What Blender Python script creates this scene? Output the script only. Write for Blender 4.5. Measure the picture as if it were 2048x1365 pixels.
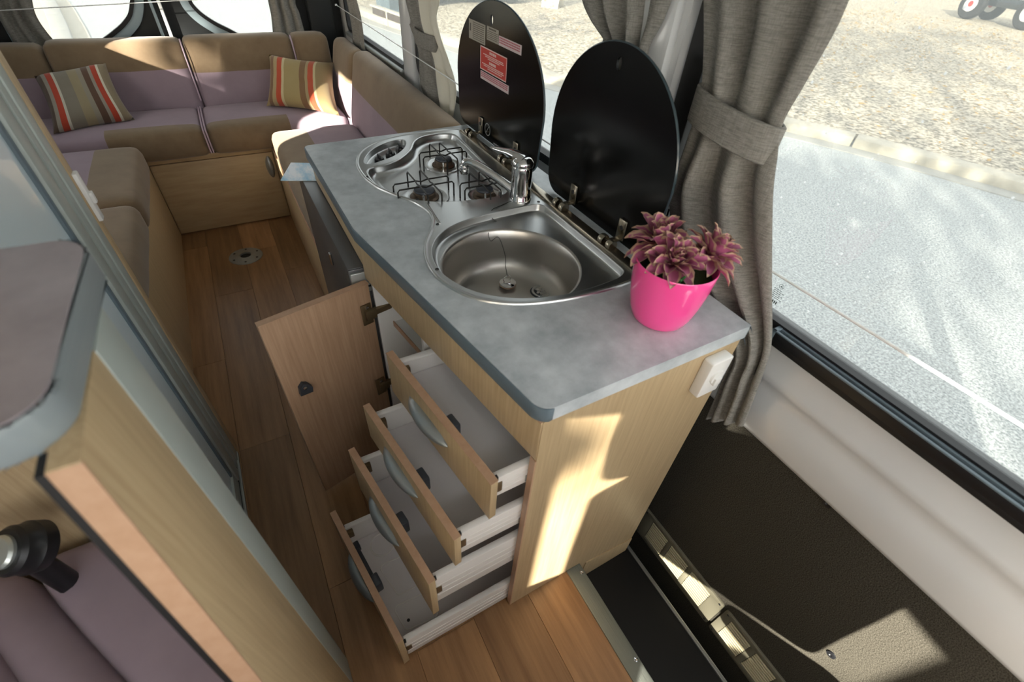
import bpy, bmesh, math, random
from mathutils import Vector, Matrix, noise
for o in list(bpy.data.objects): bpy.data.objects.remove(o, do_unlink=True)
S = bpy.context.scene
COL = S.collection
R = math.radians
PI = math.pi
V = Vector
random.seed(7)

# ------------------------------------------------------------------ camera
YAW, PITCH, ROLL, FPX = R(32.5037), R(-42.9332), R(-4.9869), 921.444
CAM = V((0, 0, 1.5))
_f = V((math.sin(YAW)*math.cos(PITCH), math.cos(YAW)*math.cos(PITCH), math.sin(PITCH)))
_r = V((math.cos(YAW), -math.sin(YAW), 0))
_d = _f.cross(_r)
_r2 = _r*math.cos(ROLL) + _d*math.sin(ROLL)
_d2 = -_r*math.sin(ROLL) + _d*math.cos(ROLL)
cd = bpy.data.cameras.new('camera')
cd.sensor_width = 36; cd.lens = FPX/2048*36; cd.clip_start = .02; cd.clip_end = 300
cd.dof.use_dof = True; cd.dof.focus_distance = 1.7; cd.dof.aperture_fstop = 3.8
cam = bpy.data.objects.new('camera', cd); COL.objects.link(cam)
m = Matrix((_r2, -_d2, -_f)).transposed().to_4x4(); m.translation = CAM
cam.matrix_world = m
S.camera = cam
def ray(x, y):
    return _r2*((x-1024)/FPX) + _d2*((y-682.5)/FPX) + _f
def pz(x, y, z): d = ray(x, y); return CAM + d*((z-CAM.z)/d.z)
def px(x, y, X): d = ray(x, y); return CAM + d*((X-CAM.x)/d.x)
def py(x, y, Y): d = ray(x, y); return CAM + d*((Y-CAM.y)/d.y)

# ------------------------------------------------------------------ light
w = bpy.data.worlds.new('world'); S.world = w; w.use_nodes = True
nt = w.node_tree; bg = nt.nodes['Background']
sky = nt.nodes.new('ShaderNodeTexSky'); sky.sky_type = 'NISHITA'; sky.sun_disc = False
sky.sun_elevation = R(22); sky.sun_rotation = R(235); sky.air_density = 1.0; sky.dust_density = 3.0; sky.ozone_density = .6
mx = nt.nodes.new('ShaderNodeMixRGB'); mx.inputs[0].default_value = .72; mx.inputs[2].default_value = (7.6, 7.5, 7.3, 1)
nt.links.new(sky.outputs[0], mx.inputs[1]); nt.links.new(mx.outputs[0], bg.inputs[0])
bg.inputs[1].default_value = .45
SUN = V((.82, .57, -.41)).normalized()
sl = bpy.data.lights.new('sun', 'SUN'); sl.energy = 16; sl.angle = R(.6); sl.color = (1, .93, .80)
so = bpy.data.objects.new('sun_offscreen', sl); COL.objects.link(so)
so.rotation_euler = SUN.to_track_quat('-Z', 'Y').to_euler(); so.location = (-16, -11, 9)
vs = S.view_settings
vs.view_transform = 'Standard'; vs.look = 'None'; vs.gamma = 1; vs.use_curve_mapping = False; vs.exposure = .95
S.cycles.use_denoising = True
S.cycles.max_bounces = 10; S.cycles.diffuse_bounces = 6; S.cycles.glossy_bounces = 4; S.cycles.transparent_max_bounces = 12
S.cycles.sample_clamp_indirect = 6

# ------------------------------------------------------------------ helpers
WORLD = {}
def link(o, parent=None, world=None):
    COL.objects.link(o)
    WORLD[o.name] = world if world is not None else Matrix.Identity(4)
    if parent is not None:
        o.parent = parent
        o.matrix_parent_inverse = WORLD[parent.name].inverted()
    return o
def tag(o, label=None, cat=None, group=None, kind=None):
    if label: o['label'] = label
    if cat: o['category'] = cat
    if group: o['group'] = group
    if kind: o['kind'] = kind
    return o
def thing(name, loc, label=None, cat=None, group=None, kind=None, parent=None):
    o = bpy.data.objects.new(name, None); o.empty_display_size = .05; o.location = loc
    link(o, parent, Matrix.Translation(loc))
    return tag(o, label, cat, group, kind)
def obj(name, bm, mat, parent=None, smooth=True, ang=35):
    me = bpy.data.meshes.new(name)
    bmesh.ops.recalc_face_normals(bm, faces=bm.faces)
    bm.to_mesh(me); bm.free()
    for m_ in (mat if isinstance(mat, (list, tuple)) else [mat]): me.materials.append(m_)
    if smooth:
        me.polygons.foreach_set('use_smooth', [True]*len(me.polygons))
        me.set_sharp_from_angle(angle=R(ang))
    o = bpy.data.objects.new(name, me)
    return link(o, parent)
def copy(o, parent, mat4, name=None):
    c = o.copy(); 
    if name: c.name = name
    c.matrix_parent_inverse = Matrix.Identity(4)
    COL.objects.link(c); WORLD[c.name] = mat4
    c.parent = parent
    if parent is not None: c.matrix_parent_inverse = WORLD[parent.name].inverted()
    c.matrix_basis = mat4
    return c
def add_box(bm, a, b, bev=0, seg=2, M4=None):
    vs_ = [bm.verts.new((x, y, z)) for x in (a[0], b[0]) for y in (a[1], b[1]) for z in (a[2], b[2])]
    fs = [bm.faces.new([vs_[i] for i in q]) for q in ((0,1,3,2),(4,6,7,5),(0,4,5,1),(2,3,7,6),(0,2,6,4),(1,5,7,3))]
    if bev:
        es = list({e for f in fs for e in f.edges})
        r = bmesh.ops.bevel(bm, geom=es, offset=bev, segments=seg, affect='EDGES', profile=.5)
        vs_ = list({v for f in r['faces'] for v in f.verts} | {v for v in vs_ if v.is_valid})
    if M4 is not None:
        for v in vs_: v.co = M4 @ v.co
    return vs_
def box(name, a, b, mat, parent=None, bev=0, M4=None, seg=2):
    bm = bmesh.new(); add_box(bm, a, b, bev, seg, M4); return obj(name, bm, mat, parent)
def add_poly(bm, outer, holes=(), ext=None):
    """fill a closed planar outline with holes, extrude by vector ext"""
    es = []; allv = []
    for loop in [outer, *holes]:
        vv = [bm.verts.new(p) for p in loop]; allv += vv
        for i in range(len(vv)): es.append(bm.edges.new((vv[i], vv[(i+1) % len(vv)])))
    r = bmesh.ops.triangle_fill(bm, use_beauty=True, use_dissolve=False, edges=es)
    fs = [g for g in r['geom'] if isinstance(g, bmesh.types.BMFace)]
    if ext is not None:
        e = bmesh.ops.extrude_face_region(bm, geom=fs)
        nv = [g for g in e['geom'] if isinstance(g, bmesh.types.BMVert)]
        bmesh.ops.translate(bm, vec=V(ext), verts=nv)
    return allv
def poly(name, outer, holes, ext, mat, parent=None, bev=0, smooth=True):
    bm = bmesh.new(); add_poly(bm, outer, holes, ext)
    if bev:
        bmesh.ops.recalc_face_normals(bm, faces=bm.faces)
        es = [e for e in bm.edges if len(e.link_faces) == 2 and e.calc_face_angle(0) > R(50)]
        bmesh.ops.bevel(bm, geom=es, offset=bev, segments=2, affect='EDGES', profile=.5)
    return obj(name, bm, mat, parent, smooth)
def prism(name, pts, z0, z1, mat, parent=None, bev=0, holes=()):
    return poly(name, [(x, y, z0) for x, y in pts], [[(x, y, z0) for x, y in h] for h in holes], (0, 0, z1-z0), mat, parent, bev)
def slab(name, p, q, th, z0, z1, mat, parent=None, bev=.001):
    """vertical board between plan points p and q, thickness th to the left of p->q"""
    p, q = V(p), V(q); d = (q-p).normalized(); n = V((-d.y, d.x))*th
    return prism(name, [p, q, q+n, p+n], z0, z1, mat, parent, bev)
def add_tube(bm, pts, r, seg=10, closed=False, cap=True):
    pts = [V(p) for p in pts]; n = len(pts); rings = []
    prev = None
    for i, p in enumerate(pts):
        if closed: t = (pts[(i+1) % n]-pts[i-1]).normalized()
        else: t = (pts[min(i+1, n-1)]-pts[max(i-1, 0)]).normalized()
        if prev is None: a = t.orthogonal().normalized()
        else: a = (prev - t*prev.dot(t)); a = a.normalized() if a.length > 1e-6 else t.orthogonal().normalized()
        prev = a; b = t.cross(a)
        rr = r[i] if isinstance(r, (list, tuple)) else r
        rings.append([bm.verts.new(p + (a*math.cos(2*PI*k/seg)+b*math.sin(2*PI*k/seg))*rr) for k in range(seg)])
    add_loft_v(bm, rings, closed_v=closed, cap=cap and not closed)
def add_loft_v(bm, rings, closed_v=False, cap=False, closed_u=True):
    n = len(rings)
    for i in range(n if closed_v else n-1):
        A, B = rings[i], rings[(i+1) % n]; k = len(A)
        for j in range(k if closed_u else k-1):
            try: bm.faces.new((A[j], A[(j+1) % k], B[(j+1) % k], B[j]))
            except ValueError: pass
    if cap:
        for rg in (rings[0], rings[-1]):
            try: bm.faces.new(rg)
            except ValueError: pass
def loft(name, rings, mat, parent=None, cap=False, closed_u=True, closed_v=False, ang=35):
    bm = bmesh.new(); add_loft_v(bm, [[bm.verts.new(p) for p in r] for r in rings], closed_v, cap, closed_u)
    return obj(name, bm, mat, parent, True, ang)
def tube(name, pts, r, mat, parent=None, seg=10, closed=False):
    bm = bmesh.new(); add_tube(bm, pts, r, seg, closed); return obj(name, bm, mat, parent)
def add_lathe(bm, prof, c, seg=32, M4=None, cap=True):
    rings = []
    for r, z in prof:
        ring = []
        for k in range(seg):
            p = V((r*math.cos(2*PI*k/seg), r*math.sin(2*PI*k/seg), z))
            if M4 is not None: p = M4 @ p
            ring.append(bm.verts.new(V(c)+p))
        rings.append(ring)
    add_loft_v(bm, rings, cap=cap)
def lathe(name, prof, c, mat, parent=None, seg=32, M4=None, cap=True, ang=35):
    bm = bmesh.new(); add_lathe(bm, prof, c, seg, M4, cap); return obj(name, bm, mat, parent, True, ang)
def spline(pts, n=8, closed=True):
    out = []; k = len(pts); P = [V(p) for p in pts]
    for i in range(k if closed else k-1):
        g = (lambda j: P[j % k]) if closed else (lambda j: P[max(0, min(k-1, j))])
        p0, p1, p2, p3 = g(i-1), g(i), g(i+1), g(i+2)
        for s in range(n):
            t = s/n
            out.append(.5*((2*p1)+(p2-p0)*t+(2*p0-5*p1+4*p2-p3)*t*t+(3*p1-p0-3*p2+p3)*t**3))
    if not closed: out.append(P[-1])
    return out
def round_poly(pts, r, n=6):
    """2-D polygon with rounded corners; r one radius or a list"""
    out = []; k = len(pts); P = [V(p[:2]) for p in pts]
    for i in range(k):
        p, a, b = P[i], P[i-1], P[(i+1) % k]
        rr = r[i] if isinstance(r, (list, tuple)) else r
        if rr <= 0: out.append(p); continue
        u, v = (a-p).normalized(), (b-p).normalized()
        half = math.acos(max(-1, min(1, u.dot(v))))/2
        t = rr/math.tan(half); c = p + (u+v).normalized()*(rr/math.sin(half))
        s, e = p+u*t-c, p+v*t-c
        a0 = math.atan2(s.y, s.x); a1 = math.atan2(e.y, e.x); da = (a1-a0+PI) % (2*PI)-PI
        for q in range(n+1): out.append(c+V((math.cos(a0+da*q/n), math.sin(a0+da*q/n)))*rr)
    return out
def offset(pts, d):
    """closed 2-D outline moved inwards by d (counter-clockwise or clockwise)"""
    P = [V(p[:2]) for p in pts]; k = len(P)
    area = sum(P[i].x*P[(i+1) % k].y-P[(i+1) % k].x*P[i].y for i in range(k))
    s = 1 if area > 0 else -1
    out = []
    for i in range(k):
        t = (P[(i+1) % k]-P[i-1]).normalized(); out.append(P[i]+V((-t.y, t.x))*d*s)
    return out
def plateX(name, yz, x0, x1, mat, parent=None, holes=(), bev=0):
    return poly(name, [(x0, y, z) for y, z in yz], [[(x0, y, z) for y, z in h] for h in holes], (x1-x0, 0, 0), mat, parent, bev)
def plateY(name, xz, y0, y1, mat, parent=None, holes=(), bev=0):
    return poly(name, [(x, y0, z) for x, z in xz], [[(x, y0, z) for x, z in h] for h in holes], (0, y1-y0, 0), mat, parent, bev)
def rect(a, b, c, d): return [(a, c), (b, c), (b, d), (a, d)]
def bend_wall(o, f):
    for v in o.data.vertices: v.co = f(v.co)

# ------------------------------------------------------------------ materials
def lin(h):
    c = [int(h[i:i+2], 16)/255 for i in (0, 2, 4)]
    return tuple((x/12.92 if x <= .04045 else ((x+.055)/1.055)**2.4) for x in c)+(1,)
def mat(name, col, rough=.5, metal=0, var=None, bump=None, spec=.5, sheen=0, coat=0, coords='Object', aniso=0, rand=0):
    """var=(scale, colour2, (sx,sy,sz)[, contrast]); bump=(scale, strength, (sx,sy,sz))"""
    m_ = bpy.data.materials.new(name); m_.use_nodes = True; N = m_.node_tree.nodes; L = m_.node_tree.links
    b = N['Principled BSDF']; b.inputs['Base Color'].default_value = lin(col)
    b.inputs['Roughness'].default_value = rough; b.inputs['Metallic'].default_value = metal
    b.inputs['Specular IOR Level'].default_value = spec; b.inputs['Coat Weight'].default_value = coat
    b.inputs['Sheen Weight'].default_value = sheen
    tc = N.new('ShaderNodeTexCoord')
    def tex(scale, stretch, detail=5):
        mp = N.new('ShaderNodeMapping'); mp.inputs['Scale'].default_value = stretch
        L.new(tc.outputs[coords], mp.inputs[0])
        n = N.new('ShaderNodeTexNoise'); n.inputs['Scale'].default_value = scale; n.inputs['Detail'].default_value = detail
        n.inputs['Roughness'].default_value = .65
        if rand:
            oi = N.new('ShaderNodeObjectInfo'); ml = N.new('ShaderNodeMath'); ml.operation = 'MULTIPLY'; ml.inputs[1].default_value = 50
            L.new(oi.outputs['Random'], ml.inputs[0]); cb = N.new('ShaderNodeVectorMath'); cb.operation = 'ADD'
            L.new(mp.outputs[0], cb.inputs[0]); L.new(ml.outputs[0], cb.inputs[1]); L.new(cb.outputs[0], n.inputs[0])
        else: L.new(mp.outputs[0], n.inputs[0])
        return n
    src = None
    if var:
        n = tex(var[0], var[2]); k = var[3] if len(var) > 3 else .25
        rp = N.new('ShaderNodeValToRGB'); rp.color_ramp.elements[0].position = .5-k; rp.color_ramp.elements[1].position = .5+k
        rp.color_ramp.elements[0].color = lin(col); rp.color_ramp.elements[1].color = lin(var[1])
        L.new(n.outputs[0], rp.inputs[0]); src = rp.outputs[0]
    if rand:
        oi = N.new('ShaderNodeObjectInfo'); hs = N.new('ShaderNodeHueSaturation')
        mr = N.new('ShaderNodeMapRange'); mr.inputs[3].default_value = 1-rand; mr.inputs[4].default_value = 1+rand
        L.new(oi.outputs['Random'], mr.inputs[0]); L.new(mr.outputs[0], hs.inputs['Value'])
        if src: L.new(src, hs.inputs['Color'])
        else: hs.inputs['Color'].default_value = lin(col)
        src = hs.outputs[0]
    if src: L.new(src, b.inputs['Base Color'])
    if bump:
        n = tex(bump[0], bump[2], 3); bp = N.new('ShaderNodeBump'); bp.inputs['Strength'].default_value = bump[1]; bp.inputs['Distance'].default_value = .002
        L.new(n.outputs[0], bp.inputs['Height']); L.new(bp.outputs[0], b.inputs['Normal'])
    return m_
VG = (1, 1, .035)
M_wood = mat('oak_laminate', 'c2ac88', .42, var=(150, 'aa9270', VG, .24), bump=(160, .08, VG))
M_woodp = mat('oak_laminate_rosy', 'bd9d80', .45, var=(150, 'a58468', VG, .22), bump=(160, .08, VG))
M_woodh = mat('oak_laminate_plain', 'c2ac88', .42, var=(40, 'aa9270', (.12, 1, 1), .25))
M_edge = mat('oak_edge_band', 'bd9b80', .42, var=(60, 'ad896d', (1, 1, 1), .3))
M_plank = mat('oak_vinyl_plank', 'a67f58', .36, var=(34, '7a5839', (1, .06, 1), .22), bump=(70, .06, (1, .05, 1)), rand=.24)
M_knot = mat('plank_gap', '5d4029', .7)
M_worktop = mat('concrete_laminate', '9ca4a9', .33, var=(13, 'ced4d8', (1, 1, 1), .22), spec=.5)
M_trim = mat('grey_edge_trim', '61707a', .36)
M_trimn = mat('grey_ribbed_trim', '848d91', .32, bump=(160, .25, (.01, .01, 1)))
M_steel = mat('stainless_steel', 'c6c8c8', .30, 1)
M_steelb = mat('brushed_bowl', 'bcb9b4', .34, 1)
M_chrome = mat('chrome', 'd8d8d8', .06, 1)
M_brass = mat('burner_brass', '7d6e60', .38, 1)
M_hinge = mat('hinge_nickel', 'a39a8a', .22, 1)
M_glassb = mat('black_glass', '0b0c0c', .16, spec=.28)
M_gedge = mat('glass_edge', '39474d', .15)
M_blackp = mat('black_plastic', '16171a', .4)
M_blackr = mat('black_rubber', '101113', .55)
M_wire = mat('black_wire', '15130f', .45)
M_fridge = mat('dark_steel_door', '67686a', .38, .6)
M_white = mat('white_plastic', 'e2e1de', .35)
M_drawer = mat('white_drawer_metal', 'e6e3e0', .4)
M_tray = mat('white_drawer_base', 'dedadb', .45)
M_handle = mat('zinc_handle', 'a3aaac', .36, .7)
M_catch = mat('catch_plastic', '3b4048', .45)
M_bronze = mat('bronze_bracket', '7b6a51', .4, .7)
M_paint = mat('white_painted_steel', 'cdd0d2', .22, coat=.3)
M_grey = mat('grey_painted_steel', '94a5ad', .4)
M_alu = mat('aluminium', 'a9adab', .4, .7)
M_aluf = mat('aluminium_ribbed', '80857f', .5, .4, bump=(240, .6, (1, .02, 1)))
M_frame = mat('shower_frame_alu', 'a9b2ae', .42, .2)
M_framed = mat('shower_frame_groove', '3c4543', .5)
M_blue = mat('shower_panel_acrylic', 'cfe0e8', .25, coat=.2)
M_carpet = mat('charcoal_carpet', '23211c', .95, var=(420, '55524a', (1, 1, 1), .12), bump=(500, .8, (1, 1, 1)), spec=.1)
M_step = mat('step_rubber', '0f0f10', .5)
M_vent = mat('vent_plastic', '6d6a5b', .5)
M_vents = mat('vent_slat', 'b3ab8e', .45)
M_lilac = mat('lilac_suede', '9b8a95', .85, var=(7, '8d7d88', (1, 1, 1), .3), sheen=.15, spec=.2)
M_brown = mat('brown_suede', '87755e', .85, var=(6, '715f4a', (1, 1, 1), .25), sheen=.25, spec=.2)
M_pipe = mat('piping', 'b39fae', .7)
M_curtain = mat('grey_woven_curtain', '8f8d89', .9, var=(380, '74726e', (1, 1, .5), .2), bump=(420, .5, (1, 1, .5)), spec=.1)
M_cream = mat('cream_curtain_cloth', 'd8d5c6', .7)
M_pot = mat('pink_glazed_pot', 'f24f9b', .16, coat=.4)
M_petal = mat('dusky_petal', '9a4a76', .6, var=(60, 'a8607a', (1, .2, 1), .2), rand=.2)
M_petale = mat('petal_margin', 'bb9a84', .7, rand=.12)
M_moss = mat('moss', '2c3a18', .9, bump=(120, 1, (1, 1, 1)))
M_leaf = mat('green_leaf', '2f6a35', .5)
M_red = mat('red_sticker', 'c8362b', .4)
M_stick = mat('pale_sticker', 'a9a294', .5)
M_stickw = mat('pink_white_sticker', 'd4c4c4', .5)
M_ink = mat('sticker_print', '5d564c', .6)
M_inkr = mat('sticker_red_print', 'b5606a', .6)
M_inkw = mat('sticker_white_print', 'e6c9c4', .6)
M_line = mat('lid_pictogram', '8d9092', .5)
M_black = mat('black_lining', '14181a', .6)
M_knobc = mat('silver_cap', 'c3c9c6', .3, .8)
M_roof = mat('ceiling_lining', 'dcdcd8', .8)
M_etch = mat('glass_etching', '3f4c49', .6)
M_rod = mat('white_curtain_wire', 'dfe2e4', .35)

def weave(m_, scale, k0):
    N = m_.node_tree.nodes; L = m_.node_tree.links; b = N['Principled BSDF']; src = b.inputs['Base Color'].links[0].from_socket
    tc = N.new('ShaderNodeTexCoord'); mp = N.new('ShaderNodeMapping'); mp.inputs['Scale'].default_value = (.07, .07, 1); n = N.new('ShaderNodeTexNoise'); n.inputs['Scale'].default_value = scale
    L.new(tc.outputs['Object'], mp.inputs[0]); L.new(mp.outputs[0], n.inputs[0])
    r_ = N.new('ShaderNodeValToRGB'); r_.color_ramp.elements[0].position = .35; r_.color_ramp.elements[1].position = .6; r_.color_ramp.elements[0].color = lin(k0)
    L.new(n.outputs[0], r_.inputs[0]); mu = N.new('ShaderNodeMixRGB'); mu.blend_type = 'MULTIPLY'; mu.inputs[0].default_value = 1
    L.new(src, mu.inputs[1]); L.new(r_.outputs[0], mu.inputs[2]); L.new(mu.outputs[0], b.inputs['Base Color'])
M_curtain = mat('grey_woven_curtain', '9a9894', .9, var=(600, '828079', (1, 1, .06), .2), bump=(420, .5, (1, 1, .5)), spec=.1)
weave(M_curtain, 700, 'd8d8d8')
def glass(name, tint, veil=.05, rough=.02):
    m_ = bpy.data.materials.new(name); m_.use_nodes = True; N = m_.node_tree.nodes; L = m_.node_tree.links
    N.remove(N['Principled BSDF']); out = N['Material Output']
    t = N.new('ShaderNodeBsdfTransparent'); t.inputs[0].default_value = tint
    g = N.new('ShaderNodeBsdfGlossy'); g.inputs['Roughness'].default_value = rough
    d = N.new('ShaderNodeBsdfTranslucent'); d.inputs[0].default_value = (.8, .85, .85, 1)
    lw = N.new('ShaderNodeLayerWeight'); pw = N.new('ShaderNodeMath'); pw.operation = 'POWER'; pw.inputs[1].default_value = 5
    L.new(lw.outputs['Facing'], pw.inputs[0]); fr = N.new('ShaderNodeMath'); fr.operation = 'MULTIPLY_ADD'; fr.inputs[1].default_value = .5; fr.inputs[2].default_value = .03
    L.new(pw.outputs[0], fr.inputs[0])
    a = N.new('ShaderNodeMixShader'); L.new(fr.outputs[0], a.inputs[0]); L.new(t.outputs[0], a.inputs[1]); L.new(g.outputs[0], a.inputs[2])
    b = N.new('ShaderNodeMixShader'); b.inputs[0].default_value = veil; L.new(a.outputs[0], b.inputs[1]); L.new(d.outputs[0], b.inputs[2])
    L.new(b.outputs[0], out.inputs[0]); return m_
M_glass = glass('tinted_window_glass', (.50, .51, .505, 1), .075)
M_drop = bpy.data.materials.new('rain_drop'); M_drop.use_nodes = True
_n = M_drop.node_tree.nodes; _n.remove(_n['Principled BSDF']); _t = _n.new('ShaderNodeBsdfTranslucent'); _t.inputs[0].default_value = (1, 1, 1, 1)
M_drop.node_tree.links.new(_t.outputs[0], _n['Material Output'].inputs[0])

# ground materials
def ground(name, fine, c0, c1, big, k0, k1, stretch=(1, 1, 1), ct=.2):
    m_ = mat(name, c0, .85, var=(fine, c1, (1, 1, 1), ct), bump=(fine, .8, (1, 1, 1)), spec=.3)
    N = m_.node_tree.nodes; L = m_.node_tree.links; b = N['Principled BSDF']; src = b.inputs['Base Color'].links[0].from_socket
    tc = N.new('ShaderNodeTexCoord'); mp = N.new('ShaderNodeMapping'); mp.inputs['Scale'].default_value = stretch; n = N.new('ShaderNodeTexNoise'); n.inputs['Scale'].default_value = big; n.inputs['Detail'].default_value = 6
    L.new(tc.outputs['Object'], mp.inputs[0]); L.new(mp.outputs[0], n.inputs[0])
    r_ = N.new('ShaderNodeValToRGB'); r_.color_ramp.elements[0].position = .38; r_.color_ramp.elements[1].position = .62; r_.color_ramp.elements[0].color = lin(k0); r_.color_ramp.elements[1].color = lin(k1)
    L.new(n.outputs[0], r_.inputs[0]); mu = N.new('ShaderNodeMixRGB'); mu.blend_type = 'MULTIPLY'; mu.inputs[0].default_value = 1
    L.new(src, mu.inputs[1]); L.new(r_.outputs[0], mu.inputs[2]); L.new(mu.outputs[0], b.inputs['Base Color'])
    return m_
M_asph = ground('asphalt', 55, '6d7374', 'd2d6d4', .5, 'ffffff', 'ffffff', ct=.14)
M_gravel = ground('leaf_litter_gravel', 16, '6b614d', 'd6ccb6', .55, 'ffffff', 'ffffff', (1, 1.3, 1), .10)
M_gravl = mat('pale_gravel', 'cfc7b2', .9, var=(30, 'a89f8c', (1, 1, 1), .2))
M_kerb = mat('concrete_kerb', 'c9c3b2', .85, var=(8, 'b2aa96', (1, 1, 1), .2))
M_gut = mat('concrete_gutter', 'aaa9a2', .85, var=(6, '9d9c95', (1, 1, 1), .2))

# ================================================================== THE SETTING
def struct(o): o['kind'] = 'structure'; return o
# ---- floor with its planks
floor = struct(box('floor', (-1.06, -1.65, -.06), (.552, 3.62, -.004), M_knot))
_fl2 = box('subfloor', (.552, .43, -.06), (.86, 3.62, -.004), M_knot, floor)
SX = [-.666, -.494, -.322, -.150, .022, .194, .366, .538]
starts = {0: .3, 1: .78, 2: .24, 3: .62, 4: .1, 5: .5, 6: .9}
pm = {}
for c in range(7):
    x0, x1 = SX[c], SX[c+1]
    y = -1.6 + starts[c]*.0
    edges = [-1.6]
    yy = {0: -.45, 1: -.21, 2: -.74, 3: -.35, 4: -.62, 5: -.1, 6: -.55}[c]
    while yy < 3.55: edges.append(yy); yy += 1.0 if c != 2 else 1.005
    edges.append(3.55)
    for a, b in zip(edges, edges[1:]):
        xe = x1
        if c == 6 and a < .36:
            if b > .43: b = .43
            xe = .512
        if c == 5 and b < 3: pass
        key = (round(xe-x0, 3), round(b-a, 3))
        if key not in pm:
            bm = bmesh.new(); add_box(bm, (0, 0, -.004), (xe-x0-.0007, b-a-.0007, 0), .0006, 1)
            o = obj('plank', bm, M_plank, None); pm[key] = o.data
            COL.objects.unlink(o); bpy.data.objects.remove(o)
        o = bpy.data.objects.new('plank', pm[key]); o.location = (x0, a, 0); link(o, floor, Matrix.Translation((x0, a, 0)))
# ---- step well by the sliding door
tr = struct(thing('trim_1', (.53, -.3, 0)))
box('threshold_plate', (.506, -.72, -.002), (.556, .362, .005), M_aluf, tr, .0015)
box('threshold_lip', (.548, -.72, -.03), (.556, .362, .002), M_alu, tr, .001)
for yy in (.335, .075, -.19): lathe('screw', [(.006, .005), (.006, .0065), (.003, .0068), (.0015, .0058)], (.545, yy, 0), M_chrome, tr, 12)
st = struct(thing('step_well', (.7, -.2, -.154)))
box('step_tread', (.552, -1.0, -.17), (.806, .43, -.154), M_step, st)
box('step_riser', (.548, -1.0, -.17), (.556, .43, -.012), M_step, st)
box('lower_riser', (.79, -1.0, -.5), (.806, .43, -.165), M_step, st)
box('lower_tread', (.79, -1.0, -.52), (.99, .5, -.5), M_step, st)
box('end_lining', (.556, .43, -.5), (.97, .445, .0), M_black, st)
struct(box('trim_2', (.799, -1.0, -.158), (.811, .425, -.149), M_alu, None, .002))
# ---- sliding door
D = struct(thing('door_1', (.92, 0, -.4)))
box('carpet_panel', (.90, -.9, -.46), (.93, .80, .606), M_carpet, D)
prof = [(.905, .596), (.893, .600), (.890, .612), (.890, .668), (.893, .692), (.903, .716), (.905, .742), (.898, .752), (.903, .765), (.916, .805), (.922, .85), (.96, .85), (.96, .596)]
loft('sill_panel', [[(x, yv, z) for x, z in prof] for yv in (-.9, .79)], M_paint, D, cap=True, ang=60)
poly('window_frame', [(.908, y, z) for y, z in rect(-.86, .79, .832, 1.80)], [[(.908, p.x, p.y) for p in round_poly(rect(-.5, .735, .885, 1.64), .05)]], (.035, 0, 0), M_blackp, D)
box('frame_ledge', (.893, -.86, .838), (.912, .785, .856), M_blackr, D, .004)
ch = box('window_channel', (.889, -.7, .856), (.909, .352, .862), M_blackp, D)
box('channel_wall', (.886, -.7, .856), (.8905, .354, .879), M_blackp, ch, .001)
box('channel_lip', (.8855, -.7, .877), (.892, .356, .8805), M_trim, ch, .001)
box('channel_back', (.903, -.7, .856), (.912, .354, .8795), M_trim, ch, .001)
box('channel_end', (.8855, .346, .856), (.912, .356, .8805), M_trim, ch, .001)
box('door_seal', (.872, .735, -.3), (.905, .79, 1.8), M_blackr, D, .006)
for q in ((1655, 1008), (1662, 1310)):
    p = px(*q, .899)
    lathe('panel_screw', [(.011, 0), (.010, .003), (.004, .0035), (.002, .0015)], (.9, p.y, p.z), M_blackp, D, 14, Matrix.Rotation(-PI/2, 4, 'Y'))
W1 = struct(box('window_1', (.926, -.52, .86), (.931, .75, 1.66), M_glass))
# maker's etching in the glass corner
et = thing('glass_etching', (.925, .40, .93), parent=W1)
c0 = px(1563, 574, .925)
def ringYZ(bm, x, c, r0, r1, n=28):
    a = [bm.verts.new((x, c.y+r0*math.cos(2*PI*k/n), c.z+r0*math.sin(2*PI*k/n))) for k in range(n)]
    b = [bm.verts.new((x, c.y+r1*math.cos(2*PI*k/n), c.z+r1*math.sin(2*PI*k/n))) for k in range(n)]
    add_loft_v(bm, [a, b])
bm = bmesh.new(); ringYZ(bm, .9255, c0, .0048, .0056)
for k in range(3):
    a = PI/2+2*PI*k/3; t = V((0, math.cos(a), math.sin(a))); s = V((0, -math.sin(a), math.cos(a)))
    bm.faces.new([bm.verts.new(V((.9255, c0.y, c0.z))+t*q+s*e) for q, e in ((0, -.0011), (.005, 0), (0, .0011))])
obj('star_emblem', bm, M_etch, et)
bm = bmesh.new()
for i in range(6):
    for j in range(3 + i % 2):
        y0 = c0.y+.012-.0065*j-.0005*i; z0 = c0.z-.009-.0042*i
        add_box(bm, (.9252, y0-.0046, z0-.0012), (.9256, y0, z0))
for j in range(5):
    add_box(bm, (.9252, c0.y+.012-.0044*j-.0026, c0.z-.043), (.9256, c0.y+.012-.0044*j, c0.z-.036))
obj('etched_print', bm, M_etch, et)
# rain drops on the door glass: nobody could count them
bm = bmesh.new(); rd = random.Random(3)
for i in range(520):
    y, z = rd.uniform(-.5, .72), .9+(.74*rd.random()**.8)
    r = rd.choice((.001, .0012, .0015, .002, .0024))
    bmesh.ops.create_icosphere(bm, subdivisions=1, radius=r, matrix=Matrix.Translation((.9325, y, z)) @ Matrix.Diagonal((.5, 1, 1.15, 1)))
tag(obj('rain_drops', bm, M_drop, W1), kind='stuff')
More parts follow.
